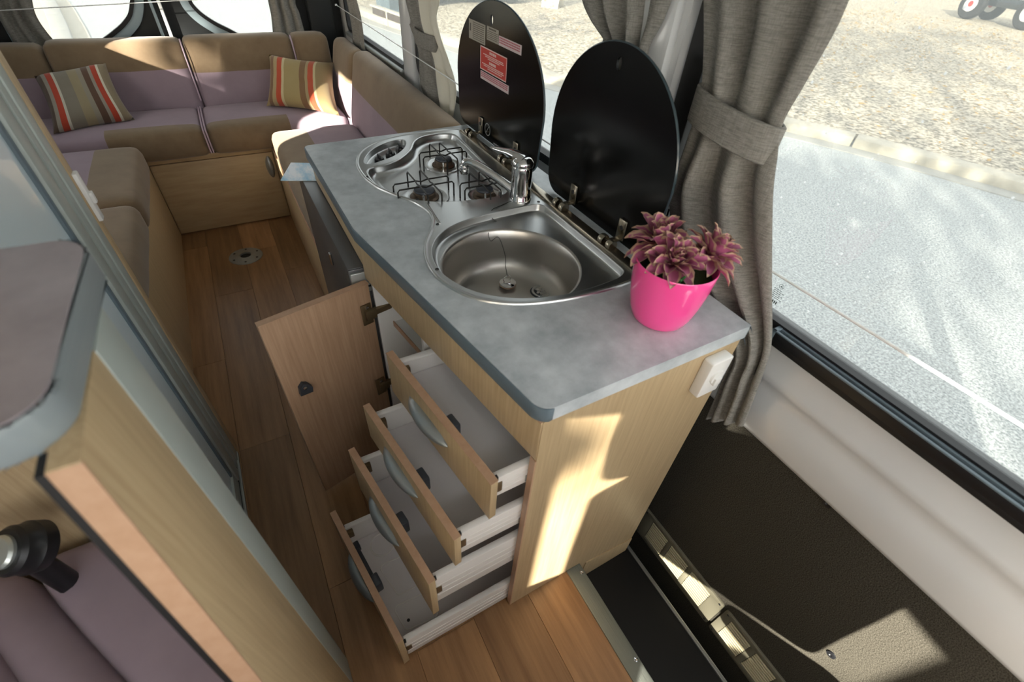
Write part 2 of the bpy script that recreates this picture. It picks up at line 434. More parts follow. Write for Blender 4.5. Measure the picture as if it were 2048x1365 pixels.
# ---- right wall behind kitchen and sofa (it tapers in towards the rear)
def taper(c): return V((c.x-max(0, c.y-.9)*.022, c.y, c.z))
hm = round_poly(rect(1.03, 2.30, .925, 1.62), .05)
hr = round_poly(rect(2.46, 3.44, .90, 1.62), .05)
o = struct(plateX('wall_right', rect(.80, 3.64, -.06, 1.95), .862, .90, M_paint, None, [hm, hr])); bend_wall(o, taper)
for i, (h, b) in enumerate(((hm, 1.03), (hr, 2.46))):
    wn = struct(plateX('window_%d' % (i+2), h, .880, .884, M_glass)); bend_wall(wn, taper)
    fr_ = plateX('window_seal', [tuple(p) for p in offset(h, -.014)], .853, .888, M_blackr, wn, [[tuple(p) for p in offset(h, .012)]]); bend_wall(fr_, taper)
    if i == 1:
        o = box('window_sill_bar', (.83, 2.48, .878), (.868, 3.42, .898), M_alu, wn, .006); bend_wall(o, taper)
o = struct(box('trim_3', (.815, .81, .80), (.866, 3.58, .83), M_alu, None, .004)); bend_wall(o, taper)
o = struct(box('trim_4', (.838, .815, -.02), (.866, .955, 1.9), M_paint, None, .012)); bend_wall(o, taper)
o = struct(box('trim_5', (.836, 2.315, .83), (.866, 2.445, 1.9), M_paint, None, .01)); bend_wall(o, taper)
# ---- rear doors
def rc(l): return [(p.x, p.z) for p in (py(x, y, 3.6) for x, y in l)]
hl = [V(p) for p in [(-.80, 1.62), (-.262, 1.62), (-.262, 1.2)]+[tuple(q[:2]) for q in spline([(*p, 0) for p in rc([(267, 0), (263, 29), (251, 48), (234, 64), (207, 84), (180, 98)])], 4, False)]+[(-.66, .80), (-.80, .80)]]
hR = [V(p) for p in [(.50, 1.62), (-.006, 1.62), (-.006, 1.2)]+[tuple(q[:2]) for q in spline([(*p, 0) for p in rc([(377, 0), (384, 12), (402, 30), (429, 48), (457, 62), (480, 74)])], 4, False)]+[(.30, .815), (.50, .815)]]
wr = struct(plateY('wall_rear', rect(-1.08, .90, -.06, 1.95), 3.60, 3.64, M_black, None, [hl, hR]))
for i, h in enumerate((hl, hR)):
    dn = struct(plateY('window_%d' % (i+4), h, 3.615, 3.619, M_glass))
    plateY('window_surround', [tuple(p) for p in offset(h, -.045)], 3.588, 3.602, M_grey, dn, [[tuple(p) for p in offset(h, .002)]], .004)
    plateY('window_gasket', [tuple(p) for p in offset(h, -.004)], 3.582, 3.61, M_blackr, dn, [[tuple(p) for p in offset(h, .014)]])
struct(box('trim_6', (-.197, 3.57, .1), (-.183, 3.602, 1.8), M_grey, None, .003))
struct(box('trim_7', (-.158, 3.565, .1), (-.142, 3.602, 1.8), M_paint, None, .003))
struct(box('trim_8', (.60, 3.52, .6), (.74, 3.60, 1.8), M_black, None, .01))
# ---- left wall, ceiling, cab
struct(plateX('wall_left', rect(-1.66, 3.64, -.06, 1.95), -1.10, -1.06, M_paint, None, [rect(1.70, 1.95, .98, 1.62), rect(2.55, 2.95, 1.17, 1.62), [(-1.62, .78), (-.63, .78), (-.63, 1.60), (-1.15, 1.60), (-1.62, 1.50)]]))  # unseen openings, cut narrow and shaped to aim the sun patches
struct(prism('ceiling', [(-1.1, -1.2), (.96, -1.2), (.96, 3.64), (-1.1, 3.64)], 1.94, 1.97, M_roof))
struct(plateY('wall_front', rect(-1.1, .96, -.06, 1.95), -1.70, -1.66, M_roof, None, [rect(-1.0, .88, .90, 1.62)]))
struct(plateX('wall_cab', rect(-1.66, -.86, -.06, 1.95), .93, .96, M_paint, None, [rect(-1.55, -1.0, .85, 1.60)]))
struct(box('dash', (-1.05, -1.66, .35), (.92, -1.35, .84), M_blackp, None, .05))
struct(box('door_header', (.905, -.9, 1.66), (.96, .80, 1.95), M_paint))

# ================================================================== OUTSIDE
GZ = -.62
def gz(x, y): p = pz(x, y, GZ); return (p.x, p.y)
struct(box('road', (-40, -40, GZ-.2), (60, 80, GZ), M_asph))
kp = [(10.6, -9), (9.2, -3), (8.10, 1.52), (7.04, 4.2), (5.05, 6.95), (4.6, 9.4), (3.9, 11.9), (3.5, 14), (2.9, 19), (2.5, 30)]
ks = spline(kp, 12, False)
left = [V((p.x, p.y)) for p in ks]
def side(pts, d):
    out = []
    for i, p in enumerate(pts):
        t = (pts[min(i+1, len(pts)-1)]-pts[max(i-1, 0)]).normalized(); out.append(p+V((t.y, -t.x))*d)
    return out
inner = side(left, .34)
prism_pts = inner + [V((70, 30)), V((70, -9))]
struct(prism('verge', [tuple(p) for p in prism_pts], GZ, GZ+.10, M_gravel))
kerb = struct(thing('kerb', (7, 4, GZ)))
# stones about 1.2 m long with open joints
acc = 0; cuts = [0]
for i in range(1, len(left)):
    acc += (left[i]-left[i-1]).length
    if acc > 1.9: cuts.append(i); acc = 0
for a, b in zip(cuts, cuts[1:]):
    seg = left[a:b+1]; 
    sh = (seg[-1]-seg[0]).normalized()*.012
    seg = [seg[0]+sh]+seg[1:-1]+[seg[-1]-sh]
    ins = side(seg, .30)
    prism('kerb_stone', [tuple(p) for p in seg+ins[::-1]], GZ-.01, GZ+.13, M_kerb, kerb, .02)
gl = side(left, -.26)
struct(prism('gutter', [tuple(p) for p in gl+left[::-1]], GZ-.01, GZ+.012, M_gut))
# rear-left kerb and gravel
k2 = [V(p[:2]) for p in spline([(-1.15, 6), (-1.35, 9), (-1.68, 11.6), (-2.0, 13.7), (-2.45, 16.2), (-3.4, 20), (-5, 25)], 8, False)]
struct(prism('gutter_rear', [tuple(p) for p in k2+side(k2, -.24)[::-1]], GZ-.01, GZ+.012, M_kerb))
k2b = thing('kerb_rear', (-1.6, 11, GZ)); struct(k2b)
i2 = side(k2, -.24); i3 = side(k2, -.5)
for a in range(0, len(k2)-6, 6):
    b = a+6; pts = i2[a:b+1]+i3[a:b+1][::-1]
    prism('kerb_stone', [tuple(p) for p in pts], GZ-.01, GZ+.12, M_gut, k2b, .02)
struct(prism('verge_rear', [tuple(p) for p in i3]+[(-40, 30), (-40, 6)], GZ, GZ+.1, M_gravl))

# ================================================================== KITCHEN
ZT, ZB = .918, .884
HSo = spline([(.712,.585),(.66,.577),(.58,.577),(.486,.588),(.39,.618),(.32,.675),(.286,.757),(.287,.835),(.313,.908),(.352,.968),(.374,1.03),(.362,1.10),(.326,1.165),(.293,1.24),(.281,1.33),(.293,1.42),(.335,1.50),(.41,1.557),(.50,1.583),(.60,1.588),(.67,1.584),(.706,1.565),(.716,1.52),(.718,1.3),(.718,1.1),(.718,.9),(.718,.68),(.718,.61)], 5)
HS = [(p.x, p.y) for p in [V((*q[:2], 0)) for q in [(a.x, a.y) for a in [V((b[0], b[1])) for b in HSo]]]]
cut = [tuple(p) for p in offset(HS, .012)]
wt = thing('kitchen_worktop', (.5, 1.0, ZB), 'pale grey stone-look worktop with sink cut-out and grey edge trim', 'worktop')
co = round_poly([(.802, .357), (.802, 1.62), (.176, 1.60), (.179, 1.036), (.297, .357)], [.004, .004, .02, .05, .036], 8)
prism('worktop_board', [tuple(p) for p in offset(co, .003)], ZB+.001, ZT, M_worktop, wt, 0, [cut])
ci = offset(co, .004)
prism('edge_trim', [tuple(p) for p in co], ZB, ZT-.0015, M_trim, wt, .0015, [[tuple(p) for p in ci]])

cab = thing('kitchen_cabinet', (.5, .7, 0), 'oak laminate kitchen cabinet with pulled-out drawers and an open door', 'cabinet')
plateY('end_panel', [(.306, .0), (.557, .0), (.557, -.153), (.79, -.153), (.79, ZB), (.306, ZB)], .362, .378, M_wood, cab)
plateY('end_panel_edge', rect(.303, .3065, 0, .768), .3615, .3785, M_edge, cab)
plateY('step_filler_panel', [(.585, -.153), (.789, -.153), (.789, -.056), (.585, -.022)], .3585, .3625, M_wood, cab, (), .001)
slab('fascia', (.188, 1.036), (.3035, .363), .016, .772, ZB, M_wood, cab)
slab('fascia_edge', (.1865, 1.036), (.302, .363), .004, ZB-.003, ZB+.0002, M_edge, cab, 0)
box('fridge_fascia', (.19, 1.036, .806), (.206, 1.60, ZB), M_wood, cab, .001)
box('far_panel', (.206, 1.60, 0), (.79, 1.615, ZB), M_wood, cab)
box('side_panel', (.20, 1.022, 0), (.79, 1.036, ZB), M_white, cab)
box('divider', (.245, .772, .0), (.78, .786, .765), M_white, cab)
box('back_panel', (.78, .378, 0), (.79, 1.6, ZB), M_white, cab)
prism('bottom_panel', [(.31, .378), (.78, .378), (.78, 1.022), (.205, 1.022)], .004, .02, M_white, cab)
prism('shelf', [(.28, .786), (.78, .786), (.78, 1.022), (.242, 1.022)], .60, .614, M_white, cab)
slab('shelf_edge', (.240, 1.022), (.279, .786), .003, .598, .616, M_edge, cab, 0)
prism('rail_upper', [(.33, .378), (.36, .378), (.28, .772), (.26, .772)], .87, ZB, M_woodp, cab)
# open door
H, O = V((.190, 1.020)), V((-.084, .957))
dd = slab('door', O, H, .016, .022, .766, M_woodp, cab, .0015)
slab('door_edge', O+V((.0007, -.003)), H+V((.0007, -.003)), .0195, .7655, .7675, M_edge, dd, 0)
ud = (H-O).normalized(); nd = V((ud.y, -ud.x))       # nd points to the camera side
def on_door(s, off, z): p = O+ud*s+nd*off; return V((p.x, p.y, z))
DM = Matrix(((ud.x, nd.x, 0, 0), (ud.y, nd.y, 0, 0), (0, 0, 1, 0), (0, 0, 0, 1)))
for z in (.672, .378):
    h = box('hinge', (-.012, 0, -.034), (.018, .006, .034), M_bronze, dd, .002, Matrix.Translation(on_door(.258, 0, z)) @ DM)
    box('hinge_cup', (-.004, .004, -.016), (.028, .014, .016), M_bronze, h, .003, Matrix.Translation(on_door(.258, 0, z)) @ DM)
    box('hinge_arm', (.022, -.004, -.008), (.075, .012, .010), M_bronze, h, .002, Matrix.Translation(on_door(.258, 0, z)) @ DM)
    lathe('hinge_screw', [(.005, 0), (.005, .003), (.002, .004)], on_door(.262, .006, z+.025), M_chrome, h, 10, Matrix(((ud.x, 0, nd.x, 0), (ud.y, 0, nd.y, 0), (0, 1, 0, 0), (0, 0, 0, 1))))
pl = [(-.017, -.016), (.016, -.020), (.019, -.004), (.010, .014), (-.002, .022), (-.014, .010)]
bm = bmesh.new(); add_poly(bm, [V((a, .001, b)) for a, b in pl], (), (0, .014, 0))
for v in bm.verts: v.co = Matrix.Translation(on_door(.048, 0, .525)) @ DM @ v.co
cl = obj('door_catch', bm, M_catch, dd); tag(cl)
lathe('catch_screw', [(.005, 0), (.005, .003), (.002, .004)], on_door(.047, .015, .534), M_chrome, cl, 10, Matrix(((ud.x, 0, nd.x, 0), (ud.y, 0, nd.y, 0), (0, 1, 0, 0), (0, 0, 0, 1))))
# drawers
DZ = [(.085, .750, .618, .668, .735), (.1605, .602, .477, .490, .582), (.222, .455, .258, .285, .425), (.319, .200, .008, .012, .130)]
fu = V((.153, -.988)).normalized(); fn = V((-.988, -.153)).normalized()
for i, (pull, zt, zb, s0, s1) in enumerate(DZ):
    nx = .301-pull; near = V((nx, .366)); far = near-fu*.406
    bm = bmesh.new()
    xb = .74
    add_poly(bm, [(nx+.016, .392, s0+.008), (far.x+.016, .742, s0+.008), (xb, .742, s0+.008), (xb, .392, s0+.008)], (), (0, 0, .006))
    add_box(bm, (xb-.012, .388, s0), (xb, .746, s1))
    dr = obj('drawer', bm, M_tray, cab)
    ns = box('drawer_side', (nx+.017, .381, s0), (xb, .391, s1-.006), M_drawer, dr, .001)
    box('side_cap', (nx+.017, .380, s1-.008), (xb, .396, s1), M_drawer, dr, .003)
    for k in range(3):
        zz = s0+(s1-s0)*(.25+.2*k); box('side_rib', (nx+.02, .3798, zz), (xb, .3815, zz+.004), M_drawer, dr, .0006)
    fx = far.x+.016
    box('drawer_side', (fx+.001, .743, s0), (xb, .753, s1-.006), M_drawer, dr, .001)
    box('side_cap', (fx+.001, .738, s1-.008), (xb, .754, s1), M_drawer, dr, .003)
    fr = slab('drawer_front', far, near, .016, zb, zt-.0012, M_wood, dr, .0012)
    slab('front_edge', far+fn*.0004, near+fn*.0004, .0168, zt-.0015, zt+.0004, M_edge, dr, 0)
    # crescent handle
    c = near-fu*.228; zc = (zt+zb)/2+.012 if i != 3 else .118
    rings = []
    for s in range(25):
        t = -1+2*s/24; k = max(.015, (1-t*t))**.7; q = c+fu*(.080*t)
        ring = [V((q.x, q.y, zc+.012*k))]
        for j in range(9):
            a = R(75-150*j/8); e = q+fn*(.024*k*math.cos(a)*1.0)
            ring.append(V((e.x, e.y, zc-.006+.020*k*math.sin(a))))
        ring.append(V((q.x, q.y, zc-.026*k)))
        rings.append(ring)
    loft('handle', rings, M_handle, dr, cap=True)
    # catch behind the front, clip brackets on both sides
    ip = near-fn*.016-fu*.17
    CM = Matrix(((fu.x, -fn.x, 0, ip.x), (fu.y, -fn.y, 0, ip.y), (0, 0, 1, 0), (0, 0, 0, 1)))
    ct = box('push_catch', (-.018, 0, zt-.062), (.018, .020, zt-.014), M_catch, dr, .004, CM)
    if i == 3:
        box('catch_bar', (-.12, .001, zt-.06), (0, .012, zt-.036), M_catch, dr, .003, CM)
        box('catch_cap', (-.135, .001, zt-.062), (-.115, .016, zt-.032), M_catch, dr, .003, CM)
    box('front_clip', (nx+.0145, .3785, (s0+s1)/2-.016), (nx+.032, .3815, (s0+s1)/2+.016), M_bronze, dr, .0012)
    box('front_clip', (nx+.016, .378, s1-.004), (nx+.022, .386, s1+.006), M_blackp, dr, .001)
    box('inner_bracket', (fx+.001, .731, s1-.052), (fx+.026, .7435, s1-.018), M_bronze, dr, .002)
    box('front_clip', (fx, .744, s1-.004), (fx+.008, .752, s1+.006), M_blackp, dr, .001)
    # runner fixed in the carcass
    box('runner', (.30, .378, s0+.01), (.77, .3795, s0+.03), M_alu, cab)
    if i == 3:
        z = s0+.0145
        cq = pz(765, 1089, z)
        tube('tray_ring', [(cq.x+.036*math.cos(2*PI*k/28), cq.y+.036*math.sin(2*PI*k/28), z) for k in range(28)], .0025, M_drawer, dr, 6, True)
        for l in ([(757, 1134), (806, 1112), (842, 1168), (797, 1192)], [(786, 1216), (845, 1188), (882, 1232), (812, 1262)]):
            tube('tray_ring', [(p.x, p.y, z) for p in round_poly([tuple(pz(*q, z)[:2]) for q in l], .012, 5)], .0022, M_drawer, dr, 6, True)
        lathe('tray_hole', [(.0045, 0), (.0045, .0008)], (nx+.045, .455, z-.0006), M_blackp, dr, 12)

# power point on the end panel
pp = thing('power_point', (.72, .352, .82), 'white switch plate on the oak cabinet end under the worktop', 'switch')
pr = round_poly(rect(.690, .752, .768, .872), .006, 4)
plateY('wall_plate', [tuple(p) for p in pr], .3625, .338, M_white, pp, (), .0035)
lathe('dial', [(.018, 0), (.017, .004), (.006, .005)], (.722, .338, .824), M_white, pp, 22, Matrix.Rotation(PI/2, 4, 'X'))
box('rocker', (.712, .329, .806), (.732, .338, .826), M_white, pp, .002)

# fridge
fg = thing('fridge', (.4, 1.35, .02), 'low fridge with dark steel topped door under the worktop', 'fridge')
box('fridge_body', (.206, 1.045, .02), (.77, 1.595, .80), M_fridge, fg, .004)
fd = box('fridge_door', (.150, 1.047, .04), (.203, 1.72, .797), M_fridge, fg, .004)
box('door_top', (.151, 1.048, .797), (.2035, 1.718, .801), M_fridge, fd, .001)
box('door_side', (.1515, 1.0455, .05), (.203, 1.0475, .70), M_fridge, fd)
hb_ = box('door_hinge', (.152, 1.038, .725), (.204, 1.048, .790), M_alu, fd, .004)
box('hinge_slot', (.160, 1.036, .742), (.200, 1.039, .747), M_blackp, hb_)
box('hinge_slot', (.150, 1.0365, .752), (.200, 1.0385, .756), M_chrome, hb_)
box('lock', (.143, 1.30, .66), (.1505, 1.315, .70), M_chrome, fd, .002)

# hob and sink in one pressing
hs = thing('hob_sink_unit', (.5, 1.08, ZT), 'stainless steel hob and sink combination with raised black glass lids', 'hob and sink')
zd = ZT+.0035
def ring2(pts, z): return [V((p[0], p[1], z)) for p in pts]
o0 = offset(HS, 0)
loft('rim', [ring2(HS, ZT-.001), ring2(offset(HS, .0006), ZT+.003), ring2(offset(HS, .003), ZT+.0055), ring2(offset(HS, .0065), ZT+.0052), ring2(offset(HS, .0085), zd), ring2(offset(HS, .010), zd)], M_steel, hs, ang=70)
dk = offset(HS, .0095)
def P2(l): return [V((q.x, q.y)) for q in (pz(x, y, zd) for x, y in l)]
hobR = spline([(p.x, p.y, 0) for p in P2([(733,345),(752,369),(785,388),(830,400),(880,404),(940,401),(1000,392),(1016,378),(990,345),(950,305),(925,281),(908,268),(880,266),(845,272),(826,283),(818,300),(798,317),(768,328),(742,334)])], 6)
knobR = spline([(p.x, p.y, 0) for p in P2([(727,325),(735,307),(755,292),(785,281),(806,279),(813,285),(808,297),(790,311),(765,321),(742,328)])], 6)
# sink recess: round in front, square corner at the back
sinkR = spline([(.672,.612,0),(.60,.598,0),(.50,.602,0),(.405,.632,0),(.337,.688,0),(.303,.765,0),(.305,.84,0),(.335,.905,0),(.39,.95,0),(.47,.973,0),(.56,.978,0),(.65,.978,0),(.676,.962,0),(.682,.93,0),(.683,.80,0),(.683,.66,0)], 6)
tri = spline([(p.x, p.y, 0) for p in P2([(849,404),(862,420),(878,440),(880,452),(874,452),(862,432),(848,412)])], 5)
T = lambda l: [(p.x, p.y) for p in l]
bm = bmesh.new(); add_poly(bm, ring2(dk, zd), [ring2(T(hobR), zd), ring2(T(knobR), zd), ring2(T(sinkR), zd)])
obj('deck', bm, M_steel, hs)
def recess(name, out, d, zf, mt, holes=None, r=.012):
    rs = []
    for k in range(7):
        a = R(90*k/6); rs.append(ring2(offset(out, r*.35*math.sin(a)), zd-r*.35*(1-math.cos(a))))
    for k in range(7):
        a = R(90*k/6); rs.append(ring2(offset(out, r*.35+d*.25+r*(1-math.cos(a))), zf+r*.6*(1-math.sin(a))))
    bm = bmesh.new(); rr = [[bm.verts.new(p) for p in q] for q in rs]; add_loft_v(bm, rr)
    o = obj(name, bm, mt, hs, True, 80)
    bm = bmesh.new(); add_poly(bm, rs[-1], [ring2(h, zf) for h in (holes or [])])
    obj(name+'_floor', bm, mt, o)
    return o
bc, br = V((.472, .772)), .164
circ = [(bc.x+br*math.cos(2*PI*k/64), bc.y+br*math.sin(2*PI*k/64)) for k in range(64)]
recess('hob_well', T(hobR), .012, zd-.024, M_steel, r=.02)
recess('knob_well', T(knobR), .004, zd-.020, M_steel, r=.006)
recess('sink_ledge', T(sinkR), .008, zd-.020, M_steel, [circ], r=.008)
zl = zd-.020
prof = [(br, zl), (br-.003, zl-.001), (br-.006, zl-.005), (br-.009, zl-.03), (br-.013, zl-.075), (br-.020, zl-.098), (br-.032, zl-.112), (br-.05, zl-.119), (br-.08, zl-.121), (.001, zl-.122)]
bowl = lathe('bowl', prof, (bc.x, bc.y, 0), M_steelb, hs, 64, None, False, 80)
dp = pz(1083, 583, zl-.119)
zf_ = zl-.121
dr_ = lathe('drain', [(.026, -.002), (.026, .003), (.0225, .0036), (.0200, .0030), (.0190, .0008)], (dp.x, dp.y, zf_), M_chrome, bowl, 36, None, False)
lathe('drain_floor', [(.0195, .0009), (.001, .0009)], (dp.x, dp.y, zf_), M_catch, dr_, 28, None, False)
for k in range(6): lathe('drain_tab', [(.0042, .001), (.0036, .0022), (.0005, .0024)], (dp.x+.0115*math.cos(k*1.047), dp.y+.0115*math.sin(k*1.047), zf_), M_chrome, dr_, 8)
lathe('drain_screw', [(.0045, .001), (.0035, .004), (.001, .0045)], (dp.x, dp.y, zf_), M_chrome, dr_, 12)
lathe('drain_surround', [(.0300, .0002), (.0290, .0010), (.0262, .0010)], (dp.x, dp.y, zf_), M_catch, dr_, 36, None, False)
tube('neck_crease', spline([(q.x, q.y, zd) for q in P2([(850, 404), (861, 419), (871, 435), (880, 448)]) for q in [V((q.x, q.y, 0))]], 5, False), .0032, M_steel, hs, 8)
for q in ((875, 449), (874, 539), (835, 399), (734, 354), (1077, 404)):
    p = pz(*q, zd); lathe('deck_screw', [(.0045, 0), (.004, .0012), (.002, .0005)], (p.x, p.y, zd), M_wire, hs, 10)
# burners with pan supports
zh = zd-.024
for i, (bx, by, sc) in enumerate(((.413, 1.168, 1.12), (.548, 1.352, 1.0), (.572, 1.112, .95))):
    bu = thing('burner', (bx, by, zh), parent=hs)
    lathe('drip_dish', [(.062*sc, 0), (.060*sc, .003), (.050*sc, .0035), (.046*sc, .001), (.034*sc, .0012)], (bx, by, zh), M_steel, bu, 36, None, False)
    lathe('burner_body', [(.036*sc, .0), (.036*sc, .004), (.029*sc, .007), (.028*sc, .017), (.026*sc, .019), (.001, .019)], (bx, by, zh), M_brass, bu, 32)
    lathe('burner_cap', [(.025*sc, .019), (.026*sc, .021), (.025*sc, .0245), (.022*sc, .026), (.001, .0262)], (bx, by, zh), M_catch, bu, 32)
    for k in range(2): lathe('igniter', [(.0028, 0), (.0028, .022), (.001, .024)], (bx+.034*sc*(1 if k else -.4), by-.031*sc, zh), M_chrome, bu, 8)
    hh = zh+.042; L_ = .072*sc; g = .017*sc
    bm = bmesh.new()
    for s in (-1, 1):
        for ax in (0, 1):
            q = []
            dz = .0028 if ax else 0
            for a, z in ((-L_, zh), (-L_, hh+dz-.006), (-L_+.005, hh+dz), (-g*.8, hh+dz), (0, hh+dz-.004), (g*.8, hh+dz), (L_-.005, hh+dz), (L_, hh+dz-.006), (L_, zh)):
                q.append((bx+a, by+s*g, z) if ax == 0 else (bx+s*g, by+a, z))
            add_tube(bm, q, .0022, 6)
    obj('pan_support', bm, M_wire, bu)
for q in ((759, 320), (781, 309), (801, 298)):
    p = pz(*q, zd-.012); kb = lathe('knob', [(.016, 0), (.015, .010), (.013, .014), (.001, .0145)], (p.x, p.y, zd-.020), M_blackp, hs, 20)
    box('knob_grip', (p.x-.003, p.y-.013, zd-.008), (p.x+.003, p.y+.013, zd+.004), M_blackp, kb, .002)
# hinge bar and lids
box('hinge_bar', (.690, .598, zd-.004), (.720, 1.55, zd+.006), M_hinge, hs, .004)
def lid(name, yc, hw, z0, z1, hz, rb, x):
    pts = []
    zs = z0+(z1-z0)*.42
    for k in range(41):
        a = PI*k/40; pts.append((yc+hw*math.cos(a)*(1 if True else 1), zs+(z1-zs)*math.sin(a)))
    low = round_poly([(yc-hw*.93, z0), (yc+hw*.93, z0), (yc+hw, zs)], [rb, rb, 0], 8)
    low = round_poly([(yc-hw, zs), (yc-hw*.95, z0), (yc+hw*.95, z0), (yc+hw, zs)], [0, rb, rb, 0], 8)
    pts = pts[1:-1]+[tuple(p) for p in low]
    hole = [(yc+hz[0]+.009*math.cos(2*PI*k/16), hz[1]+.0135*math.sin(2*PI*k/16)) for k in range(16)]
    o = poly(name, [(x, y, z) for y, z in pts], [[(x, y, z) for y, z in hole]], (.006, 0, 0), M_glassb, hs, 0, False)
    tube('lid_edge', [(x+.003, p[0], p[1]) for p in pts], .0032, M_gedge, o, 6, True)
    return o
XL = .748
lid1 = lid('hob_lid', 1.398, .283, .9225, 1.313, (.037, 1.265), .05, XL)
lid2 = lid('sink_lid', .842, .226, .9235, 1.318, (.008, 1.28), .05, XL)
for L2, ys in ((lid1, (1.486, 1.245)), (lid2, (.926, .722))):
    for y in ys:
        hg = box('lid_hinge', (XL-.007, y-.014, zd+.010), (XL-.0005, y+.014, zd+.062), M_hinge, L2, .003)
        lathe('hinge_rivet', [(.006, 0), (.005, .003), (.001, .0035)], (XL-.006, y, zd+.042), M_blackp, hg, 12, Matrix.Rotation(-PI/2, 4, 'Y'))
        box('hinge_leaf', (.715, y-.009, zd+.009), (XL-.003, y+.009, zd+.015), M_hinge, hg, .002)
        for s in (-.015, .015):
            lathe('hinge_knuckle', [(.001, -.008), (.0125, -.008), (.014, -.005), (.014, .005), (.0125, .008), (.001, .008)], (.706, y+s, zd+.011), M_hinge, hg, 18, Matrix.Rotation(PI/2, 4, 'X'))
# stickers and pictogram on the hob lid
xs = XL-.0006
def sticker(name, y0, y1, z0, z1, m0, lines, ink, slope=0, border=None):
    s = box(name, (xs-.0004, y1, z0), (xs, y0, z1), m0, lid1)
    if border: 
        bm = bmesh.new()
        for a, b, c, d in ((y1, y0, z1-.003, z1), (y1, y0, z0, z0+.003), (y1, y1+.003, z0, z1), (y0-.003, y0, z0, z1)): add_box(bm, (xs-.0007, a, c), (xs-.0003, b, d))
        obj('sticker_border', bm, border, s)
    bm = bmesh.new()
    for (a, b, t, h) in lines:
        yy0 = y0+(y1-y0)*a; yy1 = y0+(y1-y0)*b; zz = z1+(z0-z1)*t
        n = max(1, int((yy0-yy1)/.009))
        for k in range(n):
            ya = yy0+(yy1-yy0)*k/n; yb = yy0+(yy1-yy0)*(k+.8)/n
            add_box(bm, (xs-.0009, yb, zz-h), (xs-.0004, ya, zz))
    obj('sticker_print', bm, ink, s)
sticker('cream_sticker', 1.587, 1.472, 1.194, 1.246, M_stick, [(.25, .95, .08+.1*k, .0018) for k in range(9)]+[(.06, .14, .2, .02)], M_ink)
sticker('cream_sticker', 1.463, 1.387, 1.212, 1.247, M_stick, [(.2, .8, .08, .004)]+[(.06, .94, .3+.13*k, .0016) for k in range(5)], M_ink)
sticker('warning_sticker', 1.503, 1.33, 1.126, 1.190, M_red, [(.36, .62, .10, .007), (.12, .88, .27, .0025), (.2, .9, .34, .0025), (.3, .75, .41, .0025), (.36, .62, .52, .007), (.08, .9, .68, .0025), (.14, .92, .75, .0025), (.3, .85, .83, .0025)], M_inkw, border=M_inkw)
sticker('white_sticker', 1.385, 1.253, 1.212, 1.236, M_stickw, [(.03, .95, .12+.24*k, .0032) for k in range(3)], M_inkr)
sticker('white_sticker', 1.50, 1.312, 1.099, 1.122, M_stickw, [(.03, .97, .1+.22*k, .003) for k in range(3)], M_inkr)
bm = bmesh.new(); cc = V((0, 1.441, .957)); ringYZ(bm, xs-.0005, cc, .017, .020)
add_box(bm, (xs-.0007, 1.395-.07, .926), (xs-.0003, 1.395, .931))
for q in range(2):
    a = R(130); t = V((0, math.cos(a), math.sin(a))); s = V((0, -math.sin(a), math.cos(a)))*.0012
    bm.faces.new([bm.verts.new(V((xs-.0005, cc.y, cc.z))+w) for w in (t*.017+s, t*.017-s, -t*.017-s, -t*.017+s)]) if q == 0 else None
obj('pictogram', bm, M_line, lid1)

# mixer tap
tp = thing('mixer_tap', (.634, 1.018, zd), 'chrome single lever mixer tap between the hob and the sink', 'tap')
lathe('tap_body', [(.031, 0), (.031, .006), (.029, .009), (.0275, .03), (.0275, .088), (.0265, .094), (.022, .100), (.001, .104)], (.634, 1.018, zd), M_chrome, tp, 36)
lathe('tap_collar', [(.0262, .034), (.0268, .036), (.0262, .038)], (.634, 1.018, zd), M_chrome, tp, 36, None, False)
tb = V((.634, 1.018, zd))
tip = tb+V((-.108, .130, .056))
sp = spline([tb+V((-.012, .013, .020)), tb+V((-.040, .048, .042)), tb+V((-.072, .088, .062)), tb+V((-.093, .112, .070)), tb+V((-.104, .126, .068)), tip], 6, False)
spo = tube('spout', sp, [.0135-.0025*min(1, k/(len(sp)*.6)) for k in range(len(sp))], M_chrome, tp, 18)
lathe('aerator', [(.012, -.016), (.013, -.012), (.013, .004), (.011, .010), (.001, .012)], tip+V((0, .001, -.004)), M_chrome, tp, 24)
lathe('lever_cap', [(.0275, .094), (.0285, .096), (.028, .104), (.022, .112), (.012, .117), (.001, .118)], (.634, 1.018, zd), M_chrome, tp, 32)
lv = spline([tb+V((.004, -.004, .108)), tb+V((-.002, .012, .113)), tb+V((-.010, .045, .113)), tb+V((-.020, .080, .108)), tb+V((-.031, .118, .103))], 6, False)
rings = []
for i, p in enumerate(lv):
    t = (lv[min(i+1, len(lv)-1)]-lv[max(i-1, 0)]).normalized(); s = t.cross(V((0, 0, 1))).normalized(); u_ = s.cross(t)
    f = i/(len(lv)-1); wd = .018*(1-f)**.8+.006; th = .010*(1-f)+.003
    rings.append([p+s*wd*math.cos(2*PI*k/16)+u_*th*math.sin(2*PI*k/16) for k in range(16)])
loft('lever', rings, M_chrome, tp, True)

